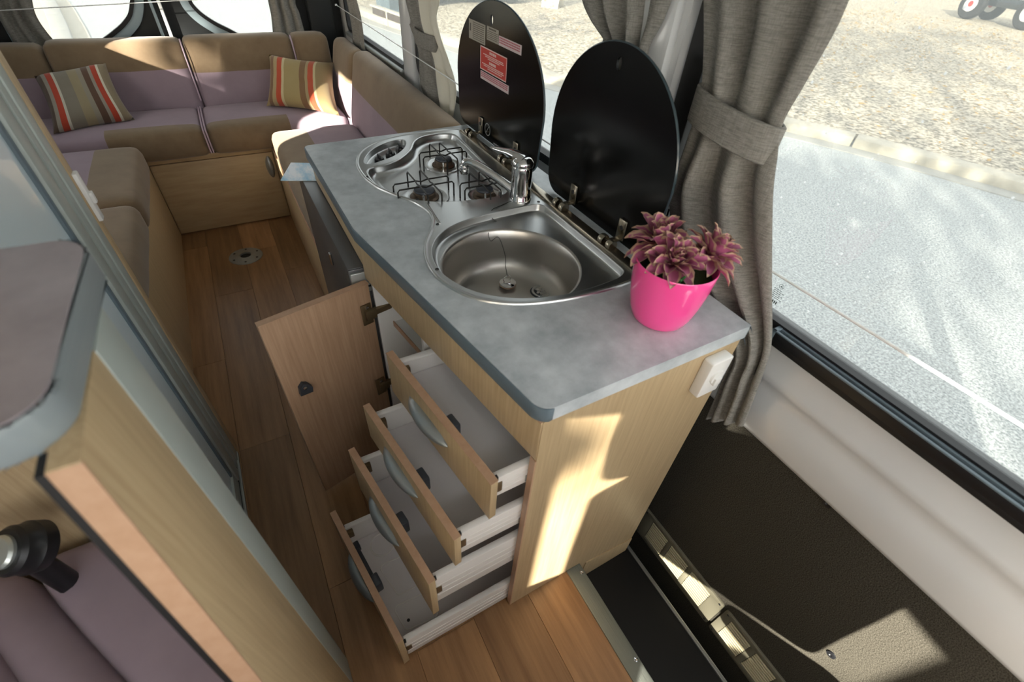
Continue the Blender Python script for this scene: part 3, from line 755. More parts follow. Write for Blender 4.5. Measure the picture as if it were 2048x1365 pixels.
# plug with its chain
pg = pz(1015, 571, zl-.118)
pl_ = thing('sink_plug', (pg.x, pg.y, zl-.121), 'silver sink plug lying in the bowl on its black chain', 'plug')
lathe('plug_disc', [(.017, 0), (.020, .004), (.0215, .010), (.0215, .013), (.019, .0145), (.001, .015)], (pg.x, pg.y, zl-.121), M_chrome, pl_, 28)
lathe('plug_seal', [(.0218, .0055), (.0225, .007), (.0218, .0085)], (pg.x, pg.y, zl-.121), M_edge, pl_, 28, None, False)
tube('plug_ring', [(pg.x+.011*math.cos(2*PI*k/20), pg.y+.004, zl-.121+.021+.009*math.sin(2*PI*k/20)) for k in range(20)], .0013, M_chrome, pl_, 6, True)
chn = spline([(pg.x, pg.y+.004, zl-.092), (pg.x+.002, pg.y+.02, zl-.07), (.512, .872, zl-.045), (.515, .915, zl-.018), (.490, .912, zl-.02), (.497, .935, zl-.002), (.535, .955, zl-.004), (.525, .972, zl+.006), (.532, .988, zd+.001), (.575, 1.004, zd+.001), (.606, 1.010, zd+.004)], 8, False)
tube('chain', chn, .0009, M_wire, pl_, 5)

# pink pot with flowers
pot = thing('flower_pot', (.64, .465, ZT), 'shiny pink pot of dusky pink flowers on the worktop corner', 'flower pot')
pc = (.64, .465, ZT)
lathe('pot', [(.001, 0), (.043, 0), (.049, .002), (.056, .010), (.063, .030), (.069, .058), (.073, .085), (.0755, .115), (.0765, .132), (.0755, .134), (.0735, .132), (.071, .11), (.066, .098), (.001, .098)], pc, M_pot, pot, 56, None, True, 60)
bm = bmesh.new()
N_ = 20
g = [[None]*(N_+1) for _ in range(16)]
for i in range(16):
    for j in range(N_):
        r = .0705*i/15; a = 2*PI*j/N_
        g[i][j] = bm.verts.new((pc[0]+r*math.cos(a), pc[1]+r*math.sin(a), ZT+.112+.01*(1-(i/15)**2)+.006*noise.noise(V((r*60*math.cos(a), r*60*math.sin(a), 1)))))
add_loft_v(bm, [q[:N_] for q in g])
obj('moss', bm, M_moss, pot)
def petal_mesh(L_, W_, curl):
    bm = bmesh.new(); rows = []
    for i in range(10):
        t = i/9; wv = W_*(math.sin(PI*(.08+.90*t**.85))**.75)
        if i == 9: wv = W_*.05
        y = L_*math.sin(t*curl)/curl; z = L_*(1-math.cos(t*curl))/curl
        z -= .35*L_*max(0, t-.55)**2*3
        rows.append([bm.verts.new((s*wv, y, z+abs(s)**1.6*wv*.75*(1-.4*t)+.0012*math.sin(i*2.1+s*3)*abs(s))) for s in (-1, -.74, -.35, 0, .35, .74, 1)])
    for k, (A_, B_) in enumerate(zip(rows, rows[1:])):
        for j in range(6):
            f = bm.faces.new((A_[j], A_[j+1], B_[j+1], B_[j])); f.material_index = 1 if (j in (0, 5) or k > 7) else 0
    return bm
pms = []
for (L_, W_, c_) in ((.056, .0135, .45), (.048, .0125, .8), (.036, .010, 1.1)):
    o = obj('petal', petal_mesh(L_, W_, c_), [M_petal, M_petale], None, True, 80); pms.append(o.data); COL.objects.unlink(o); bpy.data.objects.remove(o)
rf = random.Random(11)
for ci_, (fx, fy, fz, tx, ty, sc) in enumerate(((.622, .500, .155, -.12, .18, 1.12), (.690, .440, .150, .35, -.15, 1.05), (.612, .452, .146, -.18, -.32, .98))):
    fm = Matrix.Translation((fx, fy, ZT+fz)) @ Matrix.Rotation(ty, 4, 'X').inverted() @ Matrix.Rotation(tx, 4, 'Y')
    bm = bmesh.new(); add_lathe(bm, [(.003, -.03), (.006, -.012), (.009, -.004), (.006, .006), (.001, .01)], (0, 0, 0), 10)
    for v in bm.verts: v.co = fm @ v.co
    fl = obj('flower', bm, M_petal, pot)
    for ring, (n, tilt, zo, mi) in enumerate(((8, -14, -.008, 0), (9, 12, -.004, 0), (9, 32, 0, 0), (8, 50, .004, 1), (6, 66, .006, 2), (4, 80, .008, 2))):
        for k in range(n):
            a = 2*PI*(k+.5*(ring % 2))/n+rf.uniform(-.15, .15)
            mm = fm @ Matrix.Rotation(a, 4, 'Z') @ Matrix.Translation((0, .004, zo)) @ Matrix.Rotation(R(tilt+rf.uniform(-10, 10)), 4, 'X') @ Matrix.Rotation(rf.uniform(-.25, .25), 4, 'Y') @ Matrix.Diagonal((sc*rf.uniform(.85, 1.15), sc*rf.uniform(.85, 1.12), sc, 1))
            o = bpy.data.objects.new('petal', pms[mi]); link(o, fl, mm); o.matrix_basis = mm
for (a, b) in (((.605, .425, ZT+.118), (.616, .413, ZT+.148)), ((.612, .425, ZT+.115), (.600, .418, ZT+.132))):
    m_ = (V(a)+V(b))/2+V((.004, 0, .004)); tube('leaf_sprig', spline([a, m_, b], 5, False), [.003+.001*math.sin(k) for k in range(11)], M_leaf, pot, 6)

# ================================================================== LOUNGE
def cushion(name, a, b, r, mats, pick, parent=None, puff=.012, lean=None, seed=0, wr=.003, res=.03):
    pf = puff if isinstance(puff, tuple) else (puff,)*3; zmin = a[2]
    a, b = V(a), V(b); c = (a+b)/2; h = (b-a)/2
    n = [max(6, min(40, int(2*h[i]/res))) for i in range(3)]
    bm = bmesh.new(); vd = {}
    def vert(p):
        k = tuple(round(x, 5) for x in p)
        if k not in vd:
            q = V((max(-h[i]+r, min(h[i]-r, p[i])) for i in range(3))); d = V(p)-q
            w_ = q+(d.normalized()*r if d.length > 1e-9 else d)
            f = 1
            u = [w_[i]/h[i] for i in range(3)]
            for i in range(3):
                j, k2 = (i+1) % 3, (i+2) % 3
                w_[i] += (1 if w_[i] > 0 else -1)*pf[i]*(1-u[j]**4)*(1-u[k2]**4)*abs(u[i])**3
            w_ = w_+c
            if lean: w_ = lean(w_)
            nn = noise.noise(V((w_.x*9+seed, w_.y*9, w_.z*5)))*wr + noise.noise(V((w_.x*38+seed, w_.y*30, w_.z*8)))*wr*.35
            w_ = w_+(w_-c).normalized()*nn
            w_.z = max(w_.z, zmin)
            vd[k] = bm.verts.new(w_)
        return vd[k]
    for ax in range(3):
        i, j = (ax+1) % 3, (ax+2) % 3
        for sgn in (-1, 1):
            g = []
            for s in range(n[i]+1):
                row = []
                for t in range(n[j]+1):
                    p = [0, 0, 0]; p[ax] = sgn*h[ax]
                    # cluster samples towards the rounded edges
                    p[i] = h[i]*math.sin((2*s/n[i]-1)*PI/2*.999)/math.sin(PI/2*.999); p[j] = h[j]*math.sin((2*t/n[j]-1)*PI/2*.999)/math.sin(PI/2*.999)
                    row.append(vert(p))
                g.append(row)
            for s in range(n[i]):
                for t in range(n[j]):
                    q = [g[s][t], g[s+1][t], g[s+1][t+1], g[s][t+1]]
                    if len(set(q)) == 4:
                        try: f = bm.faces.new(q)
                        except ValueError: continue
                        f.material_index = pick(f.calc_center_median())
    return obj(name, bm, mats, parent, True, 80)
TT = [M_lilac, M_brown]
def seam(parent, pts, r=.004): tube('piping', spline(pts, 5, False), r, M_pipe, parent, 6)
def seat(label, a, b, pick, seed, pipe=None):
    t = thing('seat_cushion', ((a[0]+b[0])/2, (a[1]+b[1])/2, a[2]), label, 'cushion', 'lounge seat cushions')
    cu = cushion('padding', a, b, .038, TT, pick, t, (.003, .003, .010), None, seed, .003)
    if pipe: seam(t, pipe)
    return t
ZS0, ZS1 = .437, .578
rp = lambda c: 1 if (c.y < 2.985 and -.574 < c.x < .30) else 0
seat('lilac seat cushion with brown front under the grey-striped pillow', (-1.02, 2.915, ZS0), (-.137, 3.320, ZS1), rp, 1, [(-.139, 2.917, .455), (-.139, 2.917, .54), (-.139, 2.955, .575), (-.139, 3.3, .575)])
seat('lilac seat cushion with brown front above the handle of the rear locker', (-.130, 2.915, ZS0), (.602, 3.320, ZS1), rp, 2, [(-.128, 2.917, .455), (-.128, 2.917, .54), (-.128, 2.955, .575), (-.128, 3.3, .575)])
lp = lambda c: 1 if c.x > -.567 else 0
seat('brown suede edged bench cushion beside the locker door, opposite the leaflet', (-1.02, 2.175, ZS0), (-.413, 2.80, ZS1), lp, 3)
seat('brown suede edged bench cushion beside the shower frame with white switch', (-1.02, 1.31, ZS0), (-.415, 2.168, ZS1), lp, 4)
seat('brown and lilac bench cushion between the fridge and the rear corner', (.160, 1.745, ZS0), (.606, 2.80, ZS1), lambda c: 1 if c.x < .32 else 0, 5)
def back(label, a, b, lean, pick, seed, pipe=None):
    t = thing('back_cushion', ((a[0]+b[0])/2, (a[1]+b[1])/2, a[2]), label, 'cushion', 'lounge back cushions')
    cushion('padding', a, b, .034, TT, pick, t, (.002, .008, .004) if lean is ly else (.008, .002, .004), lean, seed, .004)
    if pipe: seam(t, pipe)
    return t
ly = lambda c: V((c.x, c.y+max(0, c.z-.57)*.17, c.z))
lx = lambda c: V((c.x+max(0, c.z-.57)*.20, c.y, c.z))
bk = lambda c: 1 if c.z > .752 else 0
back('two-tone back cushion behind the pillow with brown centre stripe', (-.705, 3.325, .438), (-.108, 3.455, .882), ly, bk, 6, [(-.112, 3.325, .60), (-.112, 3.34, .72), (-.112, 3.365, .84), (-.112, 3.40, .884)])
back('two-tone back cushion facing the locker handle, in front of the right rear window', (-.104, 3.325, .438), (.448, 3.455, .888), ly, bk, 7, [(.447, 3.33, .60), (.447, 3.34, .72), (.447, 3.365, .84), (.447, 3.40, .888)])
back('narrow brown topped cushion in the corner below the shower-side rear curtain', (-1.02, 3.325, .438), (-.708, 3.455, .872), ly, bk, 8)
back('narrow corner cushion behind the pillow with cream stripes', (.452, 3.325, .438), (.655, 3.455, .890), ly, bk, 9)
back('long brown and lilac back cushion under the side window next to the hob', (.612, 1.67, .438), (.712, 2.915, .900), lx, bk, 10)
back('short back cushion at the corner, between the striped pillow and the side curtain', (.606, 2.919, .438), (.690, 3.318, .892), lx, bk, 12)
# bench bases
lb = thing('bench_base', (-.7, 2.1, 0), 'tall oak bench side along the aisle below the brown cushions', 'bench base')
box('side_panel', (-.459, 1.31, 0), (-.443, 2.968, .437), M_wood, lb, .001)
box('panel_edge', (-.461, 1.31, .432), (-.4415, 2.968, .4385), M_edge, lb, .001)
box('bench_top', (-1.03, 1.31, .415), (-.459, 2.968, .436), M_wood, lb)
rb = thing('bench_base', (.4, 2.3, 0), 'oak bench side panel running up to the fridge', 'bench base')
box('side_panel', (.160, 1.727, 0), (.176, 2.968, .425), M_wood, rb, .001)
box('panel_edge', (.1585, 1.7255, .4235), (.1775, 2.968, .429), M_edge, rb, .001)
box('bench_top', (.176, 1.727, .41), (.77, 2.968, .436), M_wood, rb)
lk = thing('rear_locker', (-.14, 3.2, 0), 'oak locker under the rear seat with a lift-out door', 'locker')
box('locker_frame', (-1.03, 2.986, 0), (.77, 3.0, .437), M_wood, lk)
box('locker_rail', (-.443, 2.970, .409), (.160, 2.986, .437), M_woodh, lk, .001)
box('locker_top', (-1.03, 2.985, .415), (.77, 3.5, .436), M_wood, lk)
ld = box('locker_door', (-.4395, 2.970, .012), (.155, 2.986, .4045), M_woodh, lk, .0015)
hc = py(541, 334, 2.968)
rings = []
for s in range(17):
    t = -1+2*s/16; k = max(.04, 1-t*t)**.55; z = hc.z+.062*t
    ring = [V((hc.x+.020*k, 2.970, z))]
    for j in range(7):
        a = R(75-150*j/6); ring.append(V((hc.x+.018*k*math.sin(a), 2.970-.024*k*math.cos(a), z)))
    ring.append(V((hc.x-.022*k, 2.970, z))); rings.append(ring)
loft('handle', rings, M_handle, ld, True)

# striped pillows
def stripe_mat(name, stops):
    m_ = bpy.data.materials.new(name); m_.use_nodes = True; N = m_.node_tree.nodes; L = m_.node_tree.links; b = N['Principled BSDF']
    b.inputs['Roughness'].default_value = .9; b.inputs['Specular IOR Level'].default_value = .2; b.inputs['Sheen Weight'].default_value = .2
    uv = N.new('ShaderNodeUVMap'); sx = N.new('ShaderNodeSeparateXYZ'); rpn = N.new('ShaderNodeValToRGB'); rpn.color_ramp.interpolation = 'CONSTANT'
    L.new(uv.outputs[0], sx.inputs[0]); L.new(sx.outputs[0], rpn.inputs[0]); L.new(rpn.outputs[0], b.inputs['Base Color'])
    e = rpn.color_ramp.elements
    e[0].position = stops[0][0]; e[0].color = lin(stops[0][1]); e[1].position = stops[1][0]; e[1].color = lin(stops[1][1])
    for p, c in stops[2:]: q = e.new(p); q.color = lin(c)
    return m_
def pillow(label, BL, BR, TR, TL, th, mt):
    bm = bmesh.new(); n = 20; uvl = bm.loops.layers.uv.new('UVMap')
    nrm = (BR-BL).cross(TL-BL).normalized()
    if nrm.dot(CAM-BL) < 0: nrm = -nrm
    G = {}
    for sd in (1, -1):
        for i in range(n+1):
            for j in range(n+1):
                u, v = i/n, j/n
                if sd == -1 and (i in (0, n) or j in (0, n)): G[sd, i, j] = G[1, i, j]; continue
                a, b = 2*u-1, 2*v-1
                pu = u+(.5-u)*.10*(1-b*b); pv = v+(.5-v)*.10*(1-a*a)
                p = BL.lerp(BR, pu).lerp(TL.lerp(TR, pu), pv)
                t = th*max(0, (1-a**4)*(1-b**4))**.55
                t += .005*noise.noise(p*22)*((1-a*a)*(1-b*b))**.5
                G[sd, i, j] = bm.verts.new(p+nrm*(t*sd))
    for sd in (1, -1):
        for i in range(n):
            for j in range(n):
                f = bm.faces.new([G[sd, *q] for q in ((i, j), (i+1, j), (i+1, j+1), (i, j+1))])
                for lp_, (a, b) in zip(f.loops, ((i, j), (i+1, j), (i+1, j+1), (i, j+1))): lp_[uvl].uv = (a/n, b/n)
    o = obj('striped_pillow', bm, mt, None, True, 80)
    tag(o, label, 'pillow', 'striped pillows on the lounge')
    return o
PA = stripe_mat('striped_fabric_grey', [(0, '54463a'), (.07, '8d877c'), (.125, 'a8432f'), (.205, 'bdb9aa'), (.24, '7d776a'), (.42, '90856a'), (.55, '8a8476'), (.62, '5c473a'), (.71, '8d877c'), (.755, 'a8432f'), (.835, 'cbc6b4'), (.87, '8b7f68')])
PB = stripe_mat('striped_fabric_tan', [(0, '94815c'), (.06, '7a5f48'), (.12, 'a2906b'), (.18, 'b04e35'), (.26, 'bfb28c'), (.30, '9d8c62'), (.54, '7d6145'), (.63, 'a2906b'), (.675, 'b5543a'), (.755, 'bfb28c'), (.79, '94815c')])
BL, BR, TR = pz(118, 268, .592), pz(270, 240, .592), py(211, 126, 3.315)
pillow('striped pillow of grey, brown and orange leaning near the shower-side rear curtain', BL+V((-.02, 0, 0)), BR, TR, py(68, 152, 3.30), .055, PA)
BL, BR, TR, TL = pz(533, 212, .592), pz(679, 232, .592), py(667, 125, 3.26), py(537, 108, 3.32)
pillow('tan and orange striped pillow tucked into the lounge corner near the hob', BL, BR, TR, TL, .06, PB)

# floor socket for the table leg
fp = thing('table_socket', (-.145, 2.60, 0), 'round metal table leg socket let into the lounge floor', 'floor socket')
lathe('socket_plate', [(.086, 0), (.085, .003), (.078, .005), (.040, .006), (.034, .009), (.028, .009), (.027, -.001)], (-.145, 2.60, 0), M_alu, fp, 40, None, False)
lathe('socket_hole', [(.0275, .0005), (.001, .0006)], (-.145, 2.60, 0), M_blackp, fp, 24, None, False)
for k in range(6): lathe('screw', [(.0065, .005), (.005, .0065), (.001, .006)], (-.145+.066*math.cos(k*PI/3+.4), 2.60+.066*math.sin(k*PI/3+.4), 0), M_blackp, fp, 10)

# leaflet on the fridge door
M_leaflet = mat('leaflet_print', 'eaf0f8', .4, var=(22, '8cc6e4', (1, .4, 1), .12))
lz = .8015
q = [pz(*p, lz) for p in ((561, 362), (634, 362), (623, 327), (582, 326))]
lf = thing('leaflet', (q[0].x, q[0].y, lz), 'glossy blue and white leaflet on top of the fridge door', 'leaflet')
poly('front_sheet', [(p.x, p.y, lz+.0006) for p in q], (), (0, 0, .0008), M_leaflet, lf)
poly('back_sheet', [(p.x+.002, p.y-.002, lz) for p in q], (), (0, 0, .0006), M_white, lf)

# ================================================================== CURTAINS AND WIRES
def curtain(name, L_, R_, X, folds, amp, mats, split=None, parent=None, up=None, phase=0, rows=60, dirn=None, tight=None):
    """hanging cloth whose two side edges follow the point lists L_ and R_ (same length)"""
    A = spline(L_, 8, False); B = spline(R_, 8, False); n = len(A)
    bm = bmesh.new(); N = folds*10; rr = []
    nrm = V(dirn)
    for i in range(n):
        row = []
        zz_ = (A[i].z+B[i].z)/2
        a = amp if tight is None else amp*(1-.65*math.exp(-(zz_-tight)**2/.004))
        if zz_ < .95: a *= max(.45, 1-(.95-zz_)*2.2)
        for j in range(N+1):
            s = j/N
            p = A[i].lerp(B[i], s)
            wv = math.sin(2*PI*folds*s+phase+.5*math.sin(3*s+i*.04))+.25*math.sin(2*PI*folds*1.7*s+1.3+i*.03)
            row.append(bm.verts.new(p+nrm*(a*wv*(.35+.65*min(1, 6*s, 6*(1-s))))))
        rr.append(row)
    for i in range(n-1):
        for j in range(N):
            f = bm.faces.new((rr[i][j], rr[i][j+1], rr[i+1][j+1], rr[i+1][j]))
            if split is not None and j/N > split: f.material_index = 1
    o = obj(name, bm, mats, parent, True, 80)
    md = o.modifiers.new('thickness', 'SOLIDIFY'); md.thickness = .0025
    return o
def band(name, c, half, w0, mt, parent, tilt, axis, z0, z1, sag=.0):
    rings = []
    for z, e in ((z0, 0), (z0+.002, .003), (z1-.002, .003), (z1, 0), (z1, -.004), (z0, -.004)):
        r = []
        for k in range(40):
            a = 2*PI*k/40; u, v = (half+e)*math.cos(a), (w0+e)*math.sin(a)
            if axis == 'y': r.append(V((c[0]+v, c[1]+u, z+tilt*u+sag*math.sin(a))))
            else: r.append(V((c[0]+u, c[1]+v, z+tilt*u+sag*math.sin(a))))
        rings.append(r)
    return loft(name, rings, mt, parent, closed_v=True)
# big curtain by the sliding door window
Lp = [(1400, -230), (1404, -60), (1405, 60), (1402, 160), (1396, 215), (1366, 300), (1338, 385), (1350, 480), (1410, 580), (1466, 690), (1440, 770), (1412, 838)]
Rp = [(1800, -180), (1725, -60), (1672, 60), (1610, 170), (1566, 250), (1556, 320), (1549, 390), (1547, 490), (1546, 580), (1543, 690), (1520, 765), (1487, 852)]
xc = [.846, .846, .846, .846, .846, .846, .846, .846, .846, .842, .842, .842]
LL = [px(a, b, x) for (a, b), x in zip(Lp, xc)]; RR = [px(a, b, x) for (a, b), x in zip(Rp, xc)]
ct = thing('curtain', (.86, .45, .55), 'large grey woven curtain tied back beside the sliding door window', 'curtain')
curtain('cloth', LL, RR, .86, 3, .022, M_curtain, None, ct, dirn=(1, .1, 0), tight=1.22)
band('tieback', (.846, .604), .104, .033, M_curtain, ct, .10, 'y', 1.195, 1.262)
# curtain behind the sink lid
Lp = [(1158, -160), (1158, -20), (1178, 40), (1212, 88), (1222, 150), (1210, 240), (1200, 330)]
Rp = [(1420, -200), (1352, -30), (1325, 40), (1296, 95), (1290, 150), (1270, 240), (1262, 330)]
ct = thing('curtain', (.83, .97, .95), 'grey woven curtain hanging behind the sink lid', 'curtain')
curtain('cloth', [px(*p, .828) for p in Lp], [px(*p, .828) for p in Rp], .83, 4, .016, M_curtain, None, ct, dirn=(1, .1, 0), phase=1)
# curtain behind the hob lid, grey on one half and cream on the other
Lp = [(790, -60), (803, 0), (822, 60), (832, 85), (838, 115), (842, 175), (868, 228)]
Rp = [(884, -60), (880, 0), (874, 35), (884, 80), (898, 120), (914, 180), (905, 246)]
ct = thing('curtain', (.81, 2.2, .85), 'grey curtain with one half cream, gathered behind the hob lid', 'curtain')
curtain('cloth', [px(*p, .805) for p in Lp], [px(*p, .805) for p in Rp], .8, 3, .016, [M_curtain, M_cream], .55, ct, dirn=(1, .1, 0), tight=1.02)
cy_ = px(853, 78, .805)
band('tieback', (.805, cy_.y), .105, .030, M_curtain, ct, 0, 'y', cy_.z-.028, cy_.z+.028)
# narrow curtain in the rear corner
Lp = [(684, -40), (693, 0), (704, 60), (706, 95), (716, 140), (728, 186)]
Rp = [(700, -40), (714, 0), (724, 40), (730, 90), (735, 135), (737, 188)]
ct = thing('curtain', (.775, 3.1, .88), 'slim grey curtain at the rear corner of the side window', 'curtain')
curtain('cloth', [px(*p, .775) for p in Lp], [px(*p, .775) for p in Rp], .78, 2, .012, M_curtain, None, ct, dirn=(1, .2, 0))
# rear window curtains
Lp = [(528, -60), (536, 0), (542, 30), (545, 58), (546, 76)]; Rp = [(600, -60), (590, 0), (598, 25), (605, 50), (612, 74)]
ct = thing('curtain', (.45, 3.53, .85), 'grey curtain gathered beside the rear door window and black corner lining', 'curtain')
curtain('cloth', [py(*p, 3.545) for p in Lp], [py(*p, 3.545) for p in Rp], 0, 3, .014, M_curtain, None, ct, dirn=(0, 1, 0))
Lp = [(-30, -60), (-16, 0), (0, 40), (22, 75), (38, 104)]; Rp = [(58, -60), (64, 0), (74, 35), (98, 70), (124, 98)]
ct = thing('curtain', (-.75, 3.53, .85), 'grey curtain drawn to the shower side of the rear window', 'curtain')
curtain('cloth', [py(*p, 3.545) for p in Lp], [py(*p, 3.545) for p in Rp], 0, 3, .014, M_curtain, None, ct, dirn=(0, 1, 0), phase=2)
# wires
def wire(label, a, b, r=.0032):
    t = thing('curtain_wire', (V(a)+V(b))/2, label, 'curtain wire')
    tube('wire', [a, b], r, M_rod, t, 8)
    for p in (a, b): lathe('wire_hook', [(.007, -.004), (.007, .004), (.001, .005)], p, M_rod, t, 10)
wire('white curtain wire across the big sliding door window', (.904, .75, .977), (.904, -.85, .992), .0028)
wire('thin white wire across the side windows above the lounge and hob', (.801, 1.0, 1.006), (.7507, 3.45, 1.0246), .0022)
w0, w1 = py(0, 21, 3.515), py(398, -1, 3.515)
d_ = (w1-w0)
wire('thin wire across the rear door windows', w0-d_*.25, w0+d_*1.75, .0022)

# ================================================================== SHOWER AND NEAR SIDE
XS = -.33
sh = thing('shower_cubicle', (-.7, 1.0, 0), 'shower cubicle with aluminium framed pale blue door', 'shower')
box('rear_wall', (-1.05, 1.272, 0), (XS-.003, 1.290, 1.92), M_wood, sh, .001)
box('corner_post', (XS-.03, 1.262, 0), (XS+.004, 1.2915, 1.92), M_wood, sh, .002)
box('door_jamb', (XS-.03, 1.222, 0), (XS+.002, 1.262, 1.92), M_frame, sh, .004)
box('jamb_step', (XS-.03, 1.196, 0), (XS-.002, 1.224, 1.92), M_frame, sh, .003)
box('jamb_groove', (XS-.03, 1.176, 0), (XS-.014, 1.198, 1.92), M_framed, sh)
sd = box('shower_door', (XS-.022, .755, .035), (XS-.014, 1.15, 1.90), M_blue, sh)
box('door_stile', (XS-.026, 1.128, .02), (XS-.001, 1.178, 1.90), M_frame, sd, .004)
box('stile_lip', (XS-.026, 1.112, .02), (XS-.008, 1.130, 1.90), M_trim, sd, .003)
box('bottom_rail', (XS-.026, .755, .012), (XS-.006, 1.13, .075), M_frame, sd, .003)
box('floor_track', (XS-.03, .745, 0), (XS-.004, 1.262, .010), M_framed, sh, .001)
box('track_lip', (XS-.004, .745, 0), (XS+.004, 1.262, .014), M_alu, sh, .001)
box('front_wall', (-1.05, .735, 0), (XS-.03, .75, 1.92), M_wood, sh)
sp_ = thing('switch_plate', (-.33, 1.285, .98), 'long white switch plate on the shower corner post', 'switch')
box('plate', (-.332, 1.268, .925), (-.318, 1.292, 1.035), M_white, sp_, .003)
box('rocker', (-.319, 1.274, .965), (-.312, 1.288, .99), M_white, sp_, .002)

nt_ = thing('side_table', (-.27, .40, 0), 'rounded grey laminate top on a narrow oak partition beside the cab seat', 'table')
to = round_poly([(-.52, .281), (-.1545, .289), (-.1465, .528), (-.52, .541)], [.002, .0375, .0345, .002], 10)
prism('table_top', [tuple(p) for p in offset(to, .003)], 1.2205, 1.2506, mat('pinkish_laminate', '988f95', .38, var=(12, 'b0a8ae', (1, 1, 1), .2)), nt_)
prism('table_edge', [tuple(p) for p in to], 1.219, 1.2495, M_trimn, nt_, .0015, [[tuple(p) for p in offset(to, .0035)]])
rk = lambda z: .2735-(1.22-z)*.1661
plateX('side_panel', [(rk(0), 0), (.389, 0), (.389, 1.22), (rk(1.22), 1.22)], -.169, -.150, M_wood, nt_, (), .0008)
poly('panel_edge', [(-.1694, rk(0)-.0005, 0), (-.1496, rk(0)-.0005, 0), (-.1496, rk(1.219)-.0005, 1.219), (-.1694, rk(1.219)-.0005, 1.219)], (), (0, .002, 0), M_edge, nt_)
poly('panel_black_strip', [(-.1745, rk(0)-.001, 0), (-.169, rk(0)-.001, 0), (-.169, rk(1.219)-.001, 1.219), (-.1745, rk(1.219)-.001, 1.219)], (), (0, .02, 0), M_blackr, nt_)  # thin black strip along the inner front edge of the panel
box('panel_channel', (-.171, .3885, 0), (-.1485, .452, 1.219), M_frame, nt_, .002)

cs = thing('cab_seat', (-.55, .35, 0), 'lilac upholstered seat behind the near oak partition', 'seat')
def seat_part(name, a, b, r, seed, sh):
    o = cushion(name, a, b, r, [M_lilac], lambda c: 0, cs, .012, None, seed, .004)
    for v in o.data.vertices:
        v.co.x = min(v.co.x-(v.co.y-.45)*sh, -max(.1745, .345*v.co.y))
    return o
seat_part('seat_bolster', (-.425, .02, .40), (-.05, .715, .56), .035, 21, .577)
seat_part('seat_pad', (-.53, .02, .40), (-.435, .715, .553), .03, 22, .577)
seat_part('seat_bolster', (-.80, .02, .38), (-.54, .715, .575), .045, 23, .45)
box('seat_box', (-.92, .05, 0), (-.36, .70, .41), M_black, cs, .01)
kp_ = pz(34, 1100, .70)
kax = V((-.45, -.35, .75)).normalized(); KM = kax.to_track_quat('Z', 'Y').to_matrix().to_4x4()
kn_ = lathe('recline_knob', [(.001, -.04), (.03, -.04), (.041, -.032), (.043, -.012), (.039, -.005), (.039, .010), (.034, .017), (.001, .018)], kp_, M_blackp, cs, 32, KM)
lathe('knob_cap', [(.026, .017), (.026, .022), (.022, .026), (.001, .027)], kp_, M_knobc, kn_, 28, KM)
tube('knob_shaft', [kp_-V((0, 0, .02)), V((kp_.x, kp_.y, .54))], .018, M_blackp, kn_, 14)
# unseen driver's seat, added and sized to cut the edge of the sun patch
ds = struct(thing('driver_seat_blocker', (-.65, -.8, 0)))
cushion('seat_pad', (-.90, -1.10, .32), (-.43, -.60, .46), .05, [M_lilac], lambda c: 0, ds, .015, None, 31)  # pad of the unseen added driver's seat
cushion('blocker_backrest', (-.80, -.66, .44), (-.45, -.512, 1.13), .045, [M_lilac], lambda c: 0, ds, .0, None, 32)
cushion('blocker_headrest', (-.80, -.66, 1.165), (-.50, -.518, 1.52), .05, [M_lilac], lambda c: 0, ds, .0, None, 33)
for x in (-.71, -.62): tube('blocker_headrest_post', [(x, -.61, 1.08), (x, -.61, 1.22)], .007, M_chrome, ds, 8)
box('blocker_plinth', (-.88, -1.05, 0), (-.46, -.58, .34), M_black, ds, .01)
ps = struct(thing('passenger_seat_blocker', (.3, -.6, 0)))  # unseen seat, added to keep sun off most of the door carpet
cushion('blocker_backrest', (-.22, -.48, .37), (.45, -.34, 1.05), .05, [M_lilac], lambda c: 0, ps, .0, None, 35)
cushion('seat_pad', (.06, -.90, .30), (.45, -.50, .42), .05, [M_lilac], lambda c: 0, ps, .0, None, 36)  # pad of the unseen added passenger seat
box('blocker_leg', (.2, -.7, 0), (.42, -.6, .32), M_black, ps, .01)

# ================================================================== DOOR VENTS
def vent(label, y0, y1, groups):
    t = thing('air_vent', (.897, (y0+y1)/2, -.19), label, 'vent', 'vents along the foot of the sliding door')
    hs_ = [[tuple(p) for p in round_poly(rect(a, b, -.168, -.048), .004, 3)] for a, b in groups]
    plateX('vent_plate', [tuple(p) for p in round_poly(rect(y0, y1, -.190, -.028), .010, 5)], .900, .892, M_vent, t, hs_, .0008)
    box('vent_back', (.8975, y0+.01, -.180), (.8995, y1-.01, -.038), M_black, t)
    for a, b in groups:
        bm = bmesh.new()
        for k in range(9):
            z = -.162+.0128*k
            add_box(bm, (.8915, a+.001, z), (.8965, b-.001, z+.0064), .0012, 1)
        tag(obj('louvre_slats', bm, M_vents, t), kind='stuff')
    for y in (y0+.012, y1-.012): 
        for z in (-.178, -.040): lathe('vent_screw', [(.004, 0), (.003, .0015), (.001, .001)], (.892, y, z), M_blackp, t, 8, Matrix.Rotation(-PI/2, 4, 'Y'))
vent('beige slatted vent next to the cabinet end, low on the door', .052, .414, [(.292, .368), (.196, .276), (.098, .180)])
vent('beige slatted vent further along the door, away from the cabinet', -.325, .042, [(-.062, .014), (-.152, -.080), (-.242, -.170)])

